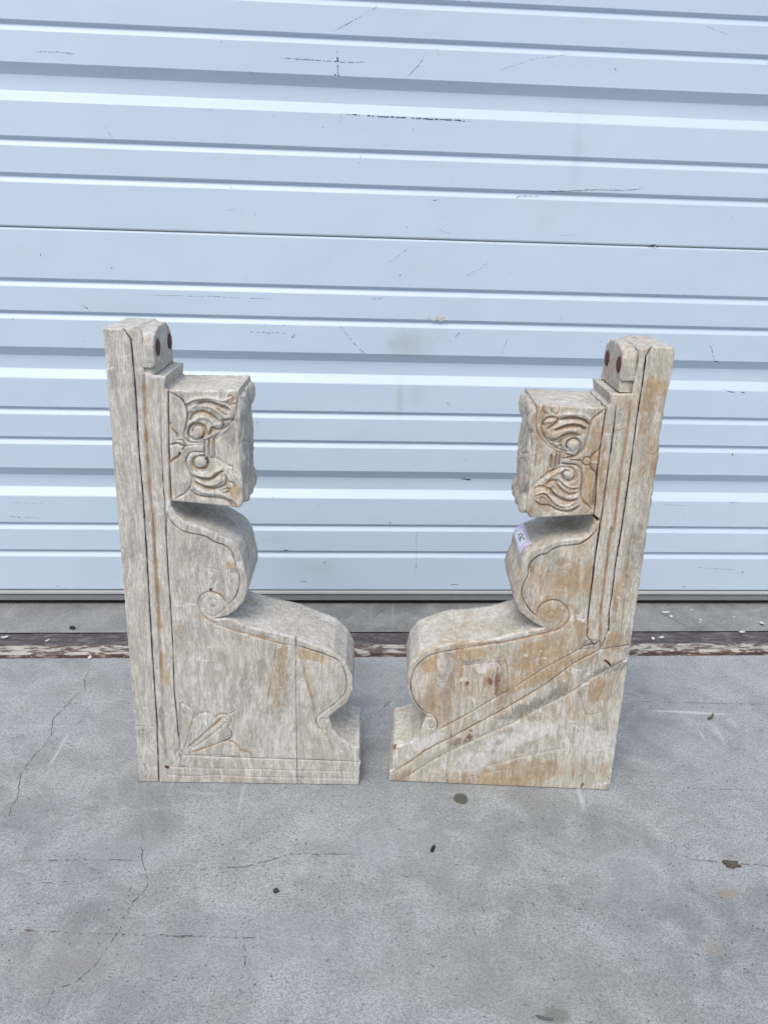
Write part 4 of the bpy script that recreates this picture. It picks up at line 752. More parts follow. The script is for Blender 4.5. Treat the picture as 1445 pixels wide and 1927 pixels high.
# ------------------------------------------------------------------ right corbel
RB = empty('corbel', (0.0165, 0.8716, 0.0), -0.01770)
tag(RB, 'tan worn carved wooden corbel with a diagonal groove and a numbered lavender sticker', 'corbel', 'pair of carved wooden corbels in front of the door')
crackR = [(249.5, 539.9), (249.8, 513.1), (248.9, 478.7), (248.9, 436.4), (248.7, 394.1), (248.2, 347.4), (246.8, 304.2), (247.4, 270.1), (246.7, 246.3), (249.1, 220.6), (248.2, 225)]
cutsR = [
 Cut(crackR, 0.8, 2.2, 'k', 0.7, 1.0, smooth=False, taper=False), Cut([(249.5, 539.9), (254.1, 550)], .6, 1.2, 'b', .6, .8, smooth=False),
 Cut([(240.3, 492.3), (240.7, 457.4), (239.4, 407), (239.7, 347), (236.9, 346.1), (236.9, 293), (237, 249), (240.3, 208.8)], 1.1, 1.9, 'b', .9, 1.0, side=-1, sd=.5, sw=3),
 Cut([(225.5, 491.7), (225.7, 456.9), (225.3, 413.7), (224.8, 376.7), (224, 346.4), (223, 315.4), (223.1, 276.9), (223.1, 245.2), (224, 224.3)], .9, 2.2, 'k', .9, 1.0), Cut([(214.9, 484.4), (214.2, 449.3), (213.5, 413.3), (213.5, 370.3)], .9, 1.4, 'b', .9, .9),
 Cut([(217.6, 357.2), (220.1, 346.9), (223.2, 338.1)], .8, .7, 'b', .7, .6), Cut([(235.2, 342.3), (237.5, 340.9), (237.1, 326.6), (232.9, 327.2), (231.7, 330.9)], .6, .8, 'w', .5, .7), Cut([(259.5, 342.6), (259.7, 324.5), (261.3, 278.5), (263.6, 214.7), (263.4, 198.3)], .5, .6, 'b', .45, .7),
 Cut([(220.3, 345.4), (213.7, 336.2), (206, 329.9), (197.9, 327.3), (184.1, 325.2), (174.7, 321), (169.5, 316.2), (160, 312.8), (152.2, 304.8), (149.5, 295.5), (149.5, 287.7), (145.5, 276.6), (144.7, 264), (149.6, 253.2), (157.8, 242.4), (164.8, 236.2)], .8, 1.8, 'k', .72, 1.0, side=1, sd=1.5, sw=10),
 Cut([(164.8, 236.2), (165.3, 247.5), (172.4, 255.8), (183.6, 258.6), (194.2, 253.5), (201, 242.7), (200, 231.4), (192.9, 222.9), (180.4, 217.2), (154.9, 209), (122, 199.3), (121.6, 200.4), (104.2, 196.4), (76, 189.7)], .95, 1.4, 'b', .85, .95, side=-1, sd=.7, sw=6),
 Cut([(184.7, 240.3), (184.4, 236.3), (181.2, 235), (177.8, 236.8), (176.7, 240.8), (179.3, 244.1), (182.9, 243.5), (184.7, 240.3)], .7, 1.1, '', .5), Cut([(180.9, 234.5), (182.3, 227.3), (178.9, 217.4)], .6, .5, 'w', .5, .6),
 Cut([(76, 189.7), (58.5, 185.6), (41.1, 178.6), (29.4, 166.7), (23.3, 151.1), (22.9, 133.1), (29.4, 115.2), (40.2, 102.6), (51.8, 97.8), (56.9, 87.4), (56.3, 76.7)], .8, 1.7, 'k', .62, .9, side=1, sd=1.4, sw=11),
 Cut([(43.6, 88.1), (46.2, 80.2), (52.7, 80.6), (54.6, 87.3), (52, 93.9), (46.2, 95.4), (43.3, 93.4)], .8, 1.2, 'w', .9, .95), Cut([(48.8, 88.4), (49.1, 88.4)], 1.6, .5, 't', 2.2, .9, smooth=False),
 # diagonal beam
 Cut([(58.5, 78.2), (77.3, 91.1), (96.9, 105.3), (118.4, 122.1), (140.9, 137.9)], .7, 1.2, 'b', .55, .9, smooth=False), Cut([(144.5, 140.9), (162.9, 155.9), (181.5, 171.2), (208.4, 189.5), (222.6, 200.6), (240.6, 206.3)], .8, 1.4, 'k', .5, .75, side=-1, sd=.5, sw=4, smooth=False),
 Cut([(145, 142), (156.6, 151), (171.2, 162.6), (191.8, 178.7)], .7, -.4, 'w', .7, .8, smooth=False), Cut([(4.4, 12.4), (24.9, 28.8), (42.8, 46.2), (74.1, 67.4), (91.7, 79.8), (120, 99.8), (145.9, 118.2), (183.6, 148.4), (212, 176.4), (242.6, 197.8)], .9, 1.6, 'b', .7, .8, side=-1, sd=.8, sw=5, smooth=False),
 Cut([(16.5, 3.2), (46, 27.1), (77.4, 49.3), (112.9, 71.4), (148.1, 90.6), (177.9, 113.2), (207.6, 132.8), (238.3, 158.6), (276.7, 188.1)], .9, 1.5, 'g', 1.4, .8, side=1, sd=1.3, sw=7, smooth=False), Cut([(6.6, 15.3), (31.6, 36), (60.6, 59.4), (76.1, 72.3)], .8, .8, 'w', 1.2, .7, smooth=False),
 Cut([(245.9, 197.9), (262.3, 198.7), (272.5, 204.1), (277.9, 205)], .5, .7, 'k', .4, .6, smooth=False), Cut([(222.6, 200.6), (226.1, 208.1), (239.3, 207.5), (244.4, 201.6), (246.2, 195.4)], .8, 1.0, 'g', .8, .9),
 Cut([(208.6, 187.5), (210.7, 177.6), (213.6, 171.4)], .6, 1.0, 'k', .5, .8, smooth=False), Cut([(207.9, 194.4), (223, 196.9), (238.1, 198.8)], .6, .6, 'b', .5, .6, smooth=False), Cut([(211, 175.1), (222.3, 183.1), (232.7, 188.6), (242.6, 197.8)], .8, .9, 'w', 1.0, .8, smooth=False),
 # joints
 Cut([(68.5, 242.4), (74, 216), (74.9, 188.9), (74.2, 151), (74.2, 112.1), (74.6, 77.6), (74, 47.8)], .5, .8, 'k', .4, .7, smooth=False), Cut([(72.1, 27), (71.9, 14.5), (74.4, -0.9)], .5, .8, 'k', .45, .9), Cut([(132.1, 179), (135.3, 166.5), (140.4, 138.7), (144.7, 118.1), (147.4, 105.1)], .6, 1.0, 'b', .5, .9),
 Cut([(77.3, 167.6), (97.1, 171.1), (114.7, 174.4), (131.1, 176.9)], .5, .7, 'b', .45, .6), Cut([(233.7, 183.7), (235.6, 158.5), (235.1, 127.7), (235.1, 106.7), (235.5, 72.1)], .5, .7, 'b', .4, .8), Cut([(249.8, 170.6), (253.8, 144), (257.1, 115.7)], .5, .7, 'b', .45, .7), Cut([(223.6, 140), (230, 122.2), (235.6, 106.8)], .9, .8, 'b', .8, .6),
 Cut([(79.8, 6.5), (107.6, 13.5), (135, 22.7), (162.6, 26.1)], .5, .6, 'k', .35, .5), Cut([(116.1, 25.1), (147.7, 37.8), (181.5, 49.1), (219.5, 60.5)], 1.4, .4, 'w', 1.8, .6), Cut([(234.4, 109.3), (246.1, 109.9), (257.2, 115.2)], .5, .5, 'b', .5, .5),
 Cut([(264, 436.9), (272.6, 434.4), (277.6, 443.2)], .6, .9, 'g', .6, .6), Cut([(224.1, 458.2), (241.2, 464.5), (254.6, 466.4)], .4, .3, 'b', .3, .3), Cut([(78, 192.7), (99.8, 196.2), (120.5, 199.6)], .9, .7, 'w', .9, .8), Cut([(118, 204.5), (121.7, 198.5), (124.5, 191.1)], .8, .6, 'w', .9, .6)]
blobsR = [(197.7, 288.2, 26, 24, 0, 't', .75), (167.1, 282.3, 20, 20, 0, 't', .55), (185.4, 240.4, 24, 22, 0, 't', .75), (256.1, 286.1, 7, 50, -8, 't', .7), (170.9, 194.1, 40, 22, 15, 't', .85), (254.6, 204.5, 12, 18, 0, 't', .9),
 (220.4, 224.2, 12, 16, 30, 't', .8), (180.5, 181.2, 36, 26, 25, 't', .85), (222.2, 184.4, 16, 8, 25, 't', 1), (242.8, 138.4, 12, 22, 0, 't', .95), (257.8, 144.2, 6, 14, 0, 'b', .45), (41.6, 167.2, 14, 12, 20, 't', .95),
 (57.3, 124.4, 26, 36, 0, 't', .5), (46.2, 118.6, 7, 14, 0, 'b', .4), (91.8, 184.6, 24, 8, 8, 't', .9), (161.2, 149.9, 34, 7, 28, 't', .95), (163, 21.9, 60, 18, 6, 't', .6), (150.2, 7.3, 34, 9, 6, 't', .9),
 (103.4, 4.9, 10, 8, 20, 'r', .4), (16.4, 6, 16, 8, 30, 'b', .55), (85.9, 62, 18, 7, 28, 'r', .65), (182.9, 156.1, 20, 5, 28, 'r', .35), (124.7, 158.4, 5, 26, 0, 'r', .75), (132.5, 130.5, 7, 22, 0, 'b', .55),
 (89.9, 144, 3, 4, 0, 'r', 1), (117.6, 149.2, 4, 7, 20, 'r', .85), (98.6, 78.8, 4.5, 1.6, -20, 'r', 1), (110.7, 167.9, 14, 10, 0, 'w', .7), (241.5, 6.4, 3, 6, -30, 'r', 1), (235.4, 20.1, 8, 5, 0, 'r', .4),
 (5.5, 49.8, 2.2, 5.5, 0, 'r', 1), (168.6, 116.6, 34, 8, 28, 'g', 1), (198.3, 136.3, 16, 10, 28, 'g', .9), (256.7, 172.2, 32, 6, 25, 'g', .8), (92.4, 174.6, 16, 4, 5, 'g', .8), (228.8, 203.8, 10, 5, 0, 'g', .95),
 (131.4, 69.7, 34, 10, 26, 'g', .55), (163, 76.6, 50, 16, 20, 'w', .75), (101.6, 32.7, 46, 14, 22, 'w', .6), (248.6, 67.4, 34, 22, 0, 'w', .6), (39.9, 57, 26, 10, 28, 'w', .7), (248.8, 86.2, 12, 10, 0, 'g', .5),
 (64.6, 155.6, 10, 40, 0, 'g', .55), (269.1, 317.3, 14, 42, 0, 'g', .6), (265.4, 506.8, 12, 10, 0, 't', .8), (258.8, 486, 12, 24, 0, 't', .75), (270.9, 437.2, 14, 46, 0, 't', .5), (277.4, 420.1, 4, 8, -20, 'b', .6),
 (261.4, 476.4, 14, 14, 0, 'g', .4), (268.1, 396.3, 12, 40, 0, 'g', .35), (163.5, 305.3, 26, 12, 20, 'g', .45), (275.6, 108.7, 8, 60, 0, 'w', .5), (134.1, 208.9, 26, 3.5, 12, 'w', .9), (153.1, 295.6, 2.2, 6, 10, 'b', .9),
 (139.9, 457.3, 8, 14, 0, 't', .8), (140.1, 481.6, 5, 12, 0, 'b', .55), (150.8, 459.3, 6, 10, 0, 't', 1), (209.4, 404.9, 14, 60, 0, 't', .8), (161.6, 370.3, 11, 4.5, -20, 'b', .6), (145, 362.7, 3.5, 10, 0, 'b', .75),
 (179.2, 430.7, 9, 3, 0, 'r', .7), (170.3, 390.6, 30, 22, 0, 't', .55), (179.3, 460.4, 26, 18, 0, 't', .5), (207.7, 454.9, 8, 26, 0, 't', .55), (146.2, 431.1, 10, 30, 0, 't', .45)]
leafR = []
for p_ in ([(164.3, 468), (173.1, 474.4), (184.2, 474.8), (193.9, 472.7), (200, 467.7)], [(163.3, 462.2), (172.3, 467), (182.5, 468.2), (191.3, 466.9), (197.3, 462.7)], [(161.3, 449.9), (168.8, 454.3), (178, 457.9), (187.5, 457.8)], [(144.8, 464), (148.3, 452.7), (159, 440.7), (172.4, 434.2)], [(172.6, 399.6), (181.4, 393.6), (190.6, 391.4)], [(163.3, 395.9), (168.7, 390.5), (179.1, 384.5), (189.8, 383.2), (195.3, 385.1)], [(149.8, 382.9), (157.8, 384.9), (166.6, 378.3), (177.1, 371.8), (187, 370.9), (194.8, 374.3)], [(157.7, 402.9), (168.4, 409.7), (176, 414.6)], [(195.1, 454.4), (194, 442), (190.1, 433.6)], [(192.2, 414.4), (195.7, 404.4), (195.2, 394.1)]):
    leafR.append(Cut(p_, 1.6, -1.0, 'w', 1.0, .5))
leafR += [
 Cut([(213.9, 483.9), (207.6, 476.8), (202, 471), (199.9, 462.8), (198.7, 450.5), (197, 440.5), (191.8, 432.8), (185.8, 429.3), (176.3, 427.9)], .8, 1.5, 'b', .65, 1, side=-1, sd=1.0, sw=6), Cut([(141.2, 468.7), (143.7, 459.1), (149.3, 449.4), (157.4, 440.7), (167.6, 434.4), (177.5, 431.9), (182.3, 431.6)], .9, 1.4, 'b', .7, .7, side=1, sd=1.2, sw=5),
 Cut([(151.4, 465.9), (149.2, 459.3), (154.1, 449.6), (162.2, 440.8), (172.2, 436.3), (180.4, 434.9)], 1.0, 1.0, 'b', .8, .8),
 Cut([(190.2, 432.8), (192.5, 437.8), (192.2, 444.5), (188.5, 448.9), (183.6, 449.9), (179.1, 447.3), (177.2, 442.2), (179.3, 437.4)], 1.1, 1.9, 'k', .7, .9), Cut([(184.4, 442.1), (184.5, 442.1)], 5.5, -1.6, '', smooth=False, taper=False), Cut([(179, 436.9), (182, 435), (185.9, 435.5), (188.8, 438.5)], 1.2, .7, 'w', 1.3, 1),
 Cut([(164.6, 464.7), (165.7, 469.6), (173.4, 472), (184.4, 472.6), (194.2, 470), (199.4, 465.2)], 1.2, 1.7, 'b', 1.1, .95, side=-1, sd=.7, sw=4), Cut([(165.3, 474.1), (172.9, 476.8), (183.9, 477.2), (193.6, 475.5), (200.4, 470.9)], 1.2, -1.1, 'w', 1.0, .8), Cut([(163.7, 458.2), (171.3, 461.7), (180.5, 464.3), (189.3, 463.9), (196, 460.2)], 1.2, 1.6, 'b', 1.1, .95),
 Cut([(164.2, 460.6), (170.9, 465), (180.2, 466.9), (189.8, 466.5), (196.5, 463.5)], 1.0, -.9, 'w', .8, .7), Cut([(161.6, 446.6), (167.8, 448.1), (173.7, 453.2), (182.3, 455.2), (191.2, 453.1)], 1.1, 1.6, 'b', .8, .85), Cut([(161.8, 453.2), (167, 456.7), (173.2, 458.5), (179.4, 460), (187.4, 459.1)], 1.0, -1.0, 'w', .9, .7),
 Cut([(171.9, 439.6), (170.5, 445.3), (172.6, 448.7), (180.1, 452.6), (188.1, 452.5)], 1.0, 1.1, 'b', .7, .7), Cut([(151.4, 461.8), (150.1, 466.6), (154.5, 471.3), (160.7, 472.1), (165.6, 470.5), (162.9, 465.5), (157.8, 461.2), (155.7, 458.7)], 1.0, 1.5, 'b', .8, .85), Cut([(153.3, 466.8), (158, 467.7), (162.5, 469.5)], 1.3, -1.0, 'w', 1.0, .6),
 Cut([(158.1, 449.8), (161.7, 445.8), (169.7, 445.3), (171.1, 447.8)], .9, 1.2, 'b', .6, .7), Cut([(164, 486.5), (165.9, 483.4), (165.1, 476.1)], .6, 1.0, 'k', .45, .6), Cut([(154.7, 485.4), (155.9, 480.6), (160.3, 476.7), (165.2, 474.5)], .9, 1.1, 'w', .8, .6), Cut([(149.2, 485.2), (149, 478.7), (153.3, 474.9)], 1.0, 1.2, 'b', .8, .7),
 Cut([(165.8, 436.8), (170.1, 441.1), (172, 438.7)], .8, .9, 'w', .9, .8),
 Cut([(162.8, 430.1), (163.5, 414.6)], .9, 1.8, 'b', .6, .9, smooth=False), Cut([(168.2, 432.4), (168.7, 415.2)], .8, 1.5, 'b', .6, .8, smooth=False), Cut([(171.9, 431.7), (172.1, 417.8)], .9, 2.0, 'k', .7, .7, smooth=False), Cut([(165.5, 431.4), (166.3, 414.7)], 1.0, -1.1, '', smooth=False),
 Cut([(173.9, 427.6), (182.8, 426.7), (195.9, 425.1)], .7, 1.2, 'b', .55, .9), Cut([(174.5, 421.3), (183.4, 420.8), (190, 420)], .7, 1.2, 'b', .55, .9), Cut([(174.6, 428.8), (181.2, 427.4), (190.9, 426.5)], .8, -.5, 'w', .7, .7),
 Cut([(196.2, 425.5), (199.4, 429.4), (203.5, 429.1), (205.9, 425), (204.4, 421.2), (200.4, 420.6), (196.9, 423), (196.2, 425.5)], .7, 1.2, 'b', .55, .9), Cut([(205.6, 424.2), (213.7, 423.6)], .8, -.6, 'w', .8, .8), Cut([(205.7, 427.5), (206.3, 432.6), (210.7, 436.5), (213, 440.3), (213.9, 442.8)], .9, 1.3, 'b', .7, 1, side=-1, sd=.7, sw=4),
 Cut([(205.7, 421.7), (206.9, 416.7), (211.8, 412.6), (214.6, 407.2)], .9, 1.3, 'k', .6, .8, side=1, sd=.6, sw=4), Cut([(213.3, 441.1), (214.2, 430.3), (214.4, 417.8), (213.4, 405.1), (212.5, 387.9), (212.9, 374.1)], .9, 1.0, 'b', .9, .9), Cut([(208.1, 387.8), (211.2, 374.9)], .5, .8, 'b', .5, .7),
 Cut([(174.6, 420.9), (181.9, 420.3), (190, 420), (195.3, 415.8), (198.2, 407), (197.8, 395.9), (199.3, 385.7), (203, 378.1), (208.8, 373.9), (214.3, 368.5)], .8, 1.6, 'b', .7, 1, side=1, sd=1.0, sw=6), Cut([(181.3, 418), (175, 416.9), (165, 411.7), (155.2, 403.7), (146.3, 394.3), (142.1, 386.9)], .9, 1.4, 'k', .55, .7, side=-1, sd=1.2, sw=5),
 Cut([(180.5, 418.2), (186.3, 416.7), (189.9, 411.8), (189.1, 405), (183.8, 402.2), (178.6, 404.6), (176.4, 410.4), (179.3, 413.9), (183.4, 413.2)], 1.1, 1.9, 'b', .6, .5), Cut([(178, 407.1), (181.2, 403), (185.3, 402.7), (189.1, 405.8)], 1.5, .9, 'w', 1.6, 1), Cut([(183, 409.8), (183.1, 409.8)], 5.0, -1.3, '', smooth=False, taper=False),
 Cut([(172.3, 403.5), (179.6, 395.6), (186.4, 392.1), (193.2, 393.6)], 1.1, 1.5, 'b', .8, .7, side=1, sd=.6, sw=4), Cut([(173, 404.3), (181, 397.8), (187.7, 395.1), (193.3, 396.2)], 1.0, -.9, 'w', 1.0, .9), Cut([(159.2, 396.1), (164.4, 401), (170.9, 400.9), (173.9, 395), (181.9, 388.4), (188.6, 387), (194.1, 388.9)], 1.1, 1.6, 'b', .9, .9),
 Cut([(164.2, 394.6), (167.2, 388.7), (174.3, 383), (182.8, 379.4), (189.4, 379.2), (194.9, 381.2)], 1.1, 1.6, 'b', 1.0, .9), Cut([(149.5, 385.4), (155.8, 388.3), (161.6, 387.6), (167.1, 381.8), (173.3, 376.4), (180.1, 373.7), (187.4, 374.8), (193.5, 379.4)], 1.2, -1.2, 'w', 1.1, .95), Cut([(150.5, 383.8), (156, 386.1), (161, 385), (166.5, 379.2), (173.6, 373.4), (182, 371.1)], .9, 1.3, 'b', .8, .9),
 Cut([(149.4, 377.7), (155.5, 373.6), (165.4, 373.1), (174, 369.1), (184.9, 366.9), (192.9, 369), (198.9, 374.4)], .9, 1.5, 'b', .8, .9, side=-1, sd=.5, sw=4), Cut([(145.8, 390.5), (152, 394.1), (157.7, 394.4), (163.7, 391.2)], 1.0, 1.2, 'b', .9, .8), Cut([(166.3, 398.1), (169.8, 395.7), (174.4, 389.9), (180.6, 385.8)], 1.0, -.8, 'w', .8, .6)]
for c_ in leafR: c_.d *= 1.7; c_.w *= 1.12; c_.sd *= 1.6
W = 276.9
beam_r = (276.8, 205)[1]
post_poly = [(W, beam_r)] + [(277.7, 423), (278.1, 434.6), (277.4, 443.2), (275.9, 448.8), (275.7, 457.3), (276.4, 468.6), (277.4, 488.1), (277.2, 499.1), (279.2, 518.2), (279.8, 537), (278.4, 546.8), (276.5, 550.3), (254.7, 550.6), (249.5, 539.9)] + crackR[1:] + [(247.7, 220.1), (242.6, 197.8)]
bl_ = [(W, beam_r), (242.6, 197.8)]
po2, _ = relief('post', post_poly, DEP + 4, cutsR, M_wood_r, RB, blobs=blobsR, rnd=1.6, chips=1.2, tight=[(bl_, 0.15)])
frame_poly = [(254.7, 550.6), (249.5, 539.9)] + crackR[1:] + [(247.7, 220.1), (242.6, 197.8)] + [(240.3, 208.8), (234.5, 201.9), (225.2, 213), (224.2, 229.2), (223.1, 276.9), (223, 315.4), (224, 346.4)] + [(222.9, 358.9), (216.9, 363.1), (216, 364.8), (217, 370.4), (214.2, 413.3), (214.2, 449.3), (215.4, 485.8), (219.9, 488.1), (217.5, 499.7), (240.6, 500.5), (240.1, 510), (240.9, 519.5), (242.4, 533), (242.1, 541), (242.7, 546.3)]
fo2, _ = relief('moulding_frame', frame_poly, DEP, cutsR, M_wood_r, RB, blobs=blobsR, rnd=1.1)
scroll_poly = [(223, 358.1), (220.9, 355.8), (216.8, 360.1), (216.8, 352), (213.3, 339.9), (205.3, 336.1), (186, 333.6), (174.5, 330.4), (164.5, 324.8), (155.1, 320.5), (145.7, 314.9), (141.3, 304.4), (140.3, 292), (136.4, 282.5), (133.9, 269.9), (136.3, 257.4), (143.3, 243.3), (151.2, 235.6), (162, 228), (171.8, 223.3), (173.4, 222.4), (142.5, 213.7), (119, 205.7), (75.5, 198.3), (73.2, 199.5), (47.1, 190.8), (29.9, 181.3), (19.8, 166.2), (16.7, 148.3), (19.9, 125.2), (29.6, 108.6), (43.1, 97.4), (41.7, 93.4), (35.8, 73), (26, 59), (12.3, 52.9), (6.1, 52), (3.1, 49.7), (3.7, 18), (0.1, 13.6)] + [(0.6, 10.0), (0.6, 0.0), (W - 4.0, 0.0), (W - 1.0, 1.0), (W, 4.0), (W, beam_r - 0.3), (242.7, 197.5)] + [(240.3, 208.8), (234.5, 201.9), (225.2, 213), (224.2, 229.2), (223.1, 276.9), (223, 315.4), (224, 346.4)]
so2, SR = relief('scroll_panel', scroll_poly, DEP, cutsR, M_wood_r, RB, blobs=blobsR, rnd=1.5, tight=[(bl_, 0.15)])
# thin end board of the foot
ec = [(-0.2, 0.0), (-0.2, 10.0), (0.2, 49.0), (3.2, 49.5), (5.2, 48.0), (5.4, 14.0), (0.5, 9.8), (0.5, 0.0)]
block_poly = [(141.3, 485.5), (215, 484.6), (214.2, 449.3), (213.5, 413.3), (215.6, 370.4)] + [(215.3, 363.7), (181.5, 360.6), (148.8, 357.4), (144.1, 359.1), (141.3, 365.1), (140.8, 373), (141.4, 385.1), (142.7, 393.8), (140.5, 427.6), (139.7, 450.7), (142.1, 459), (142.4, 468.8)]
def block_h2(P):
    cx_, cz_ = (136.1, 423.2)
    d = np.hypot((P[:, 0] - cx_) / 44.0, (P[:, 1] - cz_) / 36.0)
    return 8.0 * np.clip(1 - d, 0, 1) ** 0.9
bo2, _ = relief('carved_block', block_poly, DEP + 1, cutsR[4:5] + leafR, M_wood_r, RB, blobs=blobsR, rnd=1.8, hfun=block_h2, v0=-0.6, grid=0.85, wallnoise=0.9)
rosette_part(bo2, -1, 141.0, 360, 482, M_wood_r)
head_part(RB, -1, 226.0, 15.0, 500.5, 549.0, [(12.5, 529.0), (66.0, 527.0)], M_wood_r)
stud(so2, 248.2, 183.8, 1.2, 2.4, 0.9)
stud(fo2, 273.5, 199.9, 1.0, 1.3, 1.0)
nm, nn = (248.2, 183.8), (256.1, 177.2)
V_ = []; F_ = []
for i, t in enumerate(np.linspace(0, 1, 6)):
    cu, cz = nm[0] + (nn[0] - nm[0]) * t, nm[1] + (nn[1] - nm[1]) * t + 1.2 * math.sin(t * 3)
    for a in np.linspace(0, 2 * math.pi, 7)[:-1]:
        V_.append(((cu + 1.0 * math.cos(a)) / 1000, (-0.2 + 1.0 * math.sin(a)) / 1000, (cz + 1.0 * math.cos(a)) / 1000))
for i in range(5):
    for k in range(6): F_.append((i * 6 + k, i * 6 + (k + 1) % 6, (i + 1) * 6 + (k + 1) % 6, (i + 1) * 6 + k))
mesh('bent_nail', V_, F_, M_nail, so2)

# ------------------------------------------------------------------ numbered sticker on the right corbel's scroll
B_, N_, A_ = SR
Bc = np.vstack([B_, B_[0]]); Ac = np.append(A_, A_[-1] + np.hypot(*(B_[0] - B_[-1])))
def wall_point(s, v, off=0.5):
    u = np.interp(s, Ac, Bc[:, 0]); z = np.interp(s, Ac, Bc[:, 1])
    i = int(np.searchsorted(A_, s)) % len(N_); lo_ = max(0, i - 6); nn_ = N_[lo_:i + 7].mean(0); nn_ /= np.hypot(*nn_)
    return Vector(((u - nn_[0] * off) / 1000, v / 1000, (z - nn_[1] * off) / 1000))
# s position on the wall for a target outline point
def s_of(u, z):
    d, i = min((math.hypot(a - u, b - z), k) for k, (a, b) in enumerate(B_)); return A_[i]
s0, s1 = s_of(*STK[0]), s_of(*STK[1])
va0, va1 = STKV
sticker = None
def patch(name, sa, sb, v_a, v_b, off, mat, parent, n=10, skew=0.0):
    V_ = []; F_ = []
    for i in range(n + 1):
        for j in range(n + 1):
            s = sa + (sb - sa) * i / n; v = v_a + (v_b - v_a) * j / n
            V_.append(wall_point(s + skew * (v - va0), v, off))
    for i in range(n):
        for j in range(n): F_.append((i * (n + 1) + j, i * (n + 1) + j + 1, (i + 1) * (n + 1) + j + 1, (i + 1) * (n + 1) + j))
    return mesh(name, V_, F_, mat, parent)
SK = STKSKEW
sticker = patch('price_sticker', s0, s1, va0, va1, 0.7, M_label, so2, skew=SK)
ds = s1 - s0; dv = va1 - va0
patch('white_label', s0 + ds * 0.18, s0 + ds * 0.84, va0 + dv * 0.20, va0 + dv * 0.80, 0.95, M_labelw, sticker, skew=SK)
fc = bpy.data.curves.new('digits', 'FONT'); fc.body = '14367'; fc.size = 1.0; fc.align_x = 'CENTER'; fc.align_y = 'CENTER'; fc.offset = 0.005
fo_ = bpy.data.objects.new('digits', fc); scene.collection.objects.link(fo_)
dg = bpy.context.evaluated_depsgraph_get(); tm = bpy.data.meshes.new_from_object(fo_.evaluated_get(dg))
bpy.data.objects.remove(fo_)
tx = np.array([v.co[:] for v in tm.vertices]); wx = tx[:, 0].max() - tx[:, 0].min(); wy = tx[:, 1].max() - tx[:, 1].min()
TL, THh = abs(dv) * 0.46, abs(ds) * 0.42
vm, sm_ = va0 + dv * 0.50, s0 + ds * 0.5
cx0 = (tx[:, 0].max() + tx[:, 0].min()) / 2; cy0 = (tx[:, 1].max() + tx[:, 1].min()) / 2
for v in tm.vertices:
    # the number reads from the far edge of the wall towards the viewer, tops towards the block
    vv = vm - (v.co.x - cx0) / wx * TL; ss = sm_ + TXTDIR * (v.co.y - cy0) / wy * THh
    v.co = wall_point(ss + SK * (vv - va0), vv, 1.15)
tm.materials.clear()
for p in tm.polygons: p.material_index = 0
link('printed_number', tm, M_ink, sticker)

# ------------------------------------------------------------------ small things on the ground
M_white = simple('white_paint_flake', (0.55, 0.57, 0.60), 0.7, var=0.05)
M_dry = simple('dry_brown_leaf', (0.10, 0.085, 0.06), 0.85, var=0.4, scale=200)
M_black = simple('black_husk', (0.012, 0.012, 0.014), 0.6)
def flake(name, loc, r, mat, thick=0.0012, curl=0.3, seed=0, asp=1.0, rz=0.0, n=9):
    q = np.random.default_rng(seed); V_ = []; F_ = []
    R_ = r * q.uniform(0.55, 1.15, n); A2 = np.linspace(0, 2 * math.pi, n + 1)[:-1] + q.uniform(-.15, .15, n)
    P = [(R_[i] * math.cos(A2[i]), asp * R_[i] * math.sin(A2[i])) for i in range(n)]
    for t in (1, 0):
        for x, y in P: V_.append((x, y, 0.0004 + curl * (x * x + y * y) / r * 0.8 * (1 if x > 0 else .3) + t * thick))
        V_.append((0, 0, 0.0004 + t * thick))
    for i in range(n):
        j = (i + 1) % n; F_.append((i, j, n)); F_.append((n + 1 + j, n + 1 + i, 2 * n + 1)); F_.append((i, n + 1 + i, n + 1 + j, j))
    o = mesh(name, V_, F_, mat, None, smooth=False); o.location = (loc[0], loc[1], 0.0005); o.rotation_euler = (0, 0, rz); return o
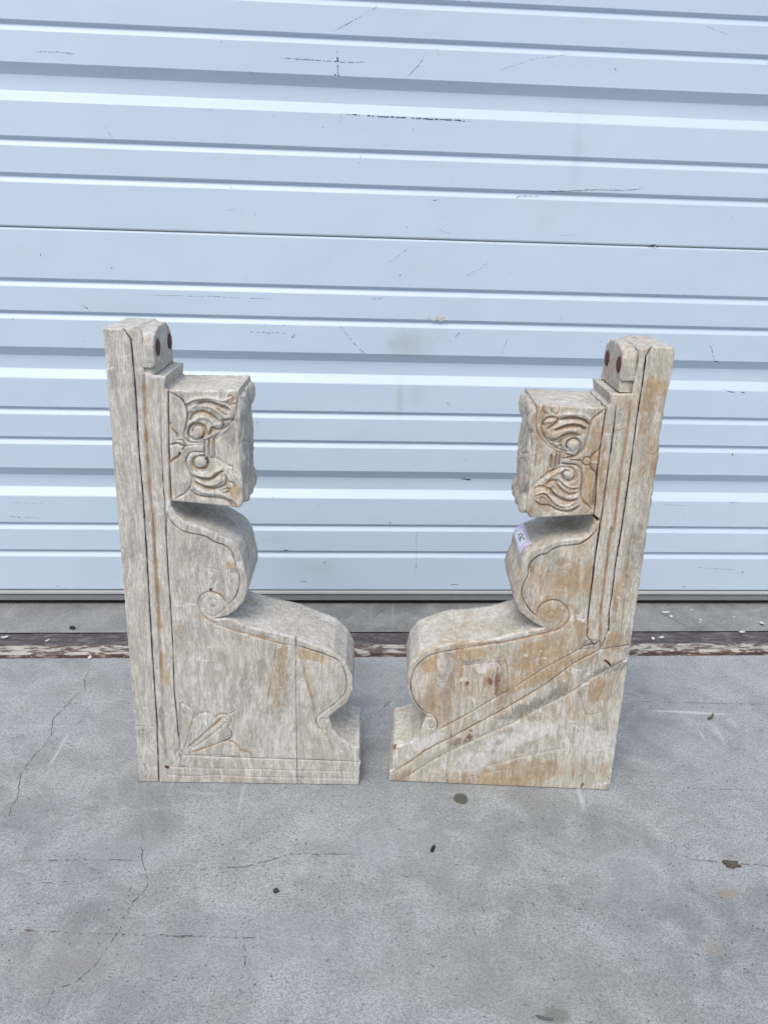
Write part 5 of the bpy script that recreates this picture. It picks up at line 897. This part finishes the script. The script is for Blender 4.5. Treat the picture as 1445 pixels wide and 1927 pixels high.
chips = [((0.5226, 1.3811), .0075, 'largest curled white paint flake behind the right corbel, nearest the post'), ((0.527, 1.3641), .004, 'small white flake touching the largest curled one'),
 ((0.5769, 1.3548), .0038, 'thin white flake midway between the big curled flake and the right edge'), ((0.5729, 1.3461), .0034, None), ((0.6844, 1.3476), .0072, 'upright white flake at the right edge under the door'),
 ((0.6338, 1.3115), .0060, 'white flake lying on the dark steel plate at far right'), ((0.4845, 1.2818), .0050, 'white flake on the steel plate beside the right corbel post'), ((0.4678, 1.2749), .0042, None), ((0.6434, 1.3701), .0030, None), ((0.5737, 1.3936), .0026, None)]
for i, (p, r_, lb) in enumerate(chips):
    g_ = p; o = flake('paint_flake', g_, r_, M_white, curl=.5, seed=i, asp=.7, rz=i * 1.1)
    tag(o, lb or 'tiny white paint flake scattered on the concrete between the larger flakes behind the right corbel', 'paint flake', 'white paint flakes on the ground right of the corbels')
for i, p in enumerate([(-0.6141, 1.208), (-0.5419, 1.2018), (-0.4551, 1.1516)]):
    o = flake('paint_flake', p, (.006, .0035, .005)[i], M_white, curl=.4, seed=40 + i, asp=.6, rz=i * .8)
    tag(o, ('white paint flake on the steel sill at the left edge', 'small white flake on the dark steel left of the left corbel', 'flat white flake on the rusted sill edge just left of the left corbel')[i], 'paint flake', 'white paint flakes on the sill left of the corbels')
o = flake('seed_husk', (0.0666, 0.7525), .0065, M_black, .002, .1, 77, .38, math.radians(62)); tag(o, 'small black seed husk lying alone on the concrete in front of the gap', 'seed husk')
o = flake('leaf_scrap', (0.4801, 1.0357), .0075, M_dry, .0007, 1.3, 78, .35, .6); tag(o, 'curled brown leaf scrap on the concrete right of the right corbel', 'leaf scrap')
o = flake('debris_clump', (0.3965, 0.7433), .0100, M_dry, .003, .2, 79, .6, -.4, 13); tag(o, 'grey brown clump of dried debris on the crack at the right edge', 'debris')
o = flake('leaf_scrap', (0.1557, 0.5474), .009, simple('grey_leaf', (0.10, 0.11, 0.13), 0.8), .0006, .2, 80, .22, -.2); tag(o, 'thin dark grey leaf sliver on the concrete at the bottom edge', 'leaf scrap')
o = flake('pebble', (-0.0996, 0.6839), .0038, simple('dark_pebble', (0.05, 0.05, 0.05), 0.9), .0022, .0, 81, .8); tag(o, 'small dark pebble on the concrete below the left corbel', 'pebble')
o = flake('pebble', (-0.5174, 1.2465), .0042, simple('black_pebble', (0.03, 0.03, 0.032), 0.9), .004, .0, 82, .9); tag(o, 'dark pebble behind the sill left of the left corbel', 'pebble')
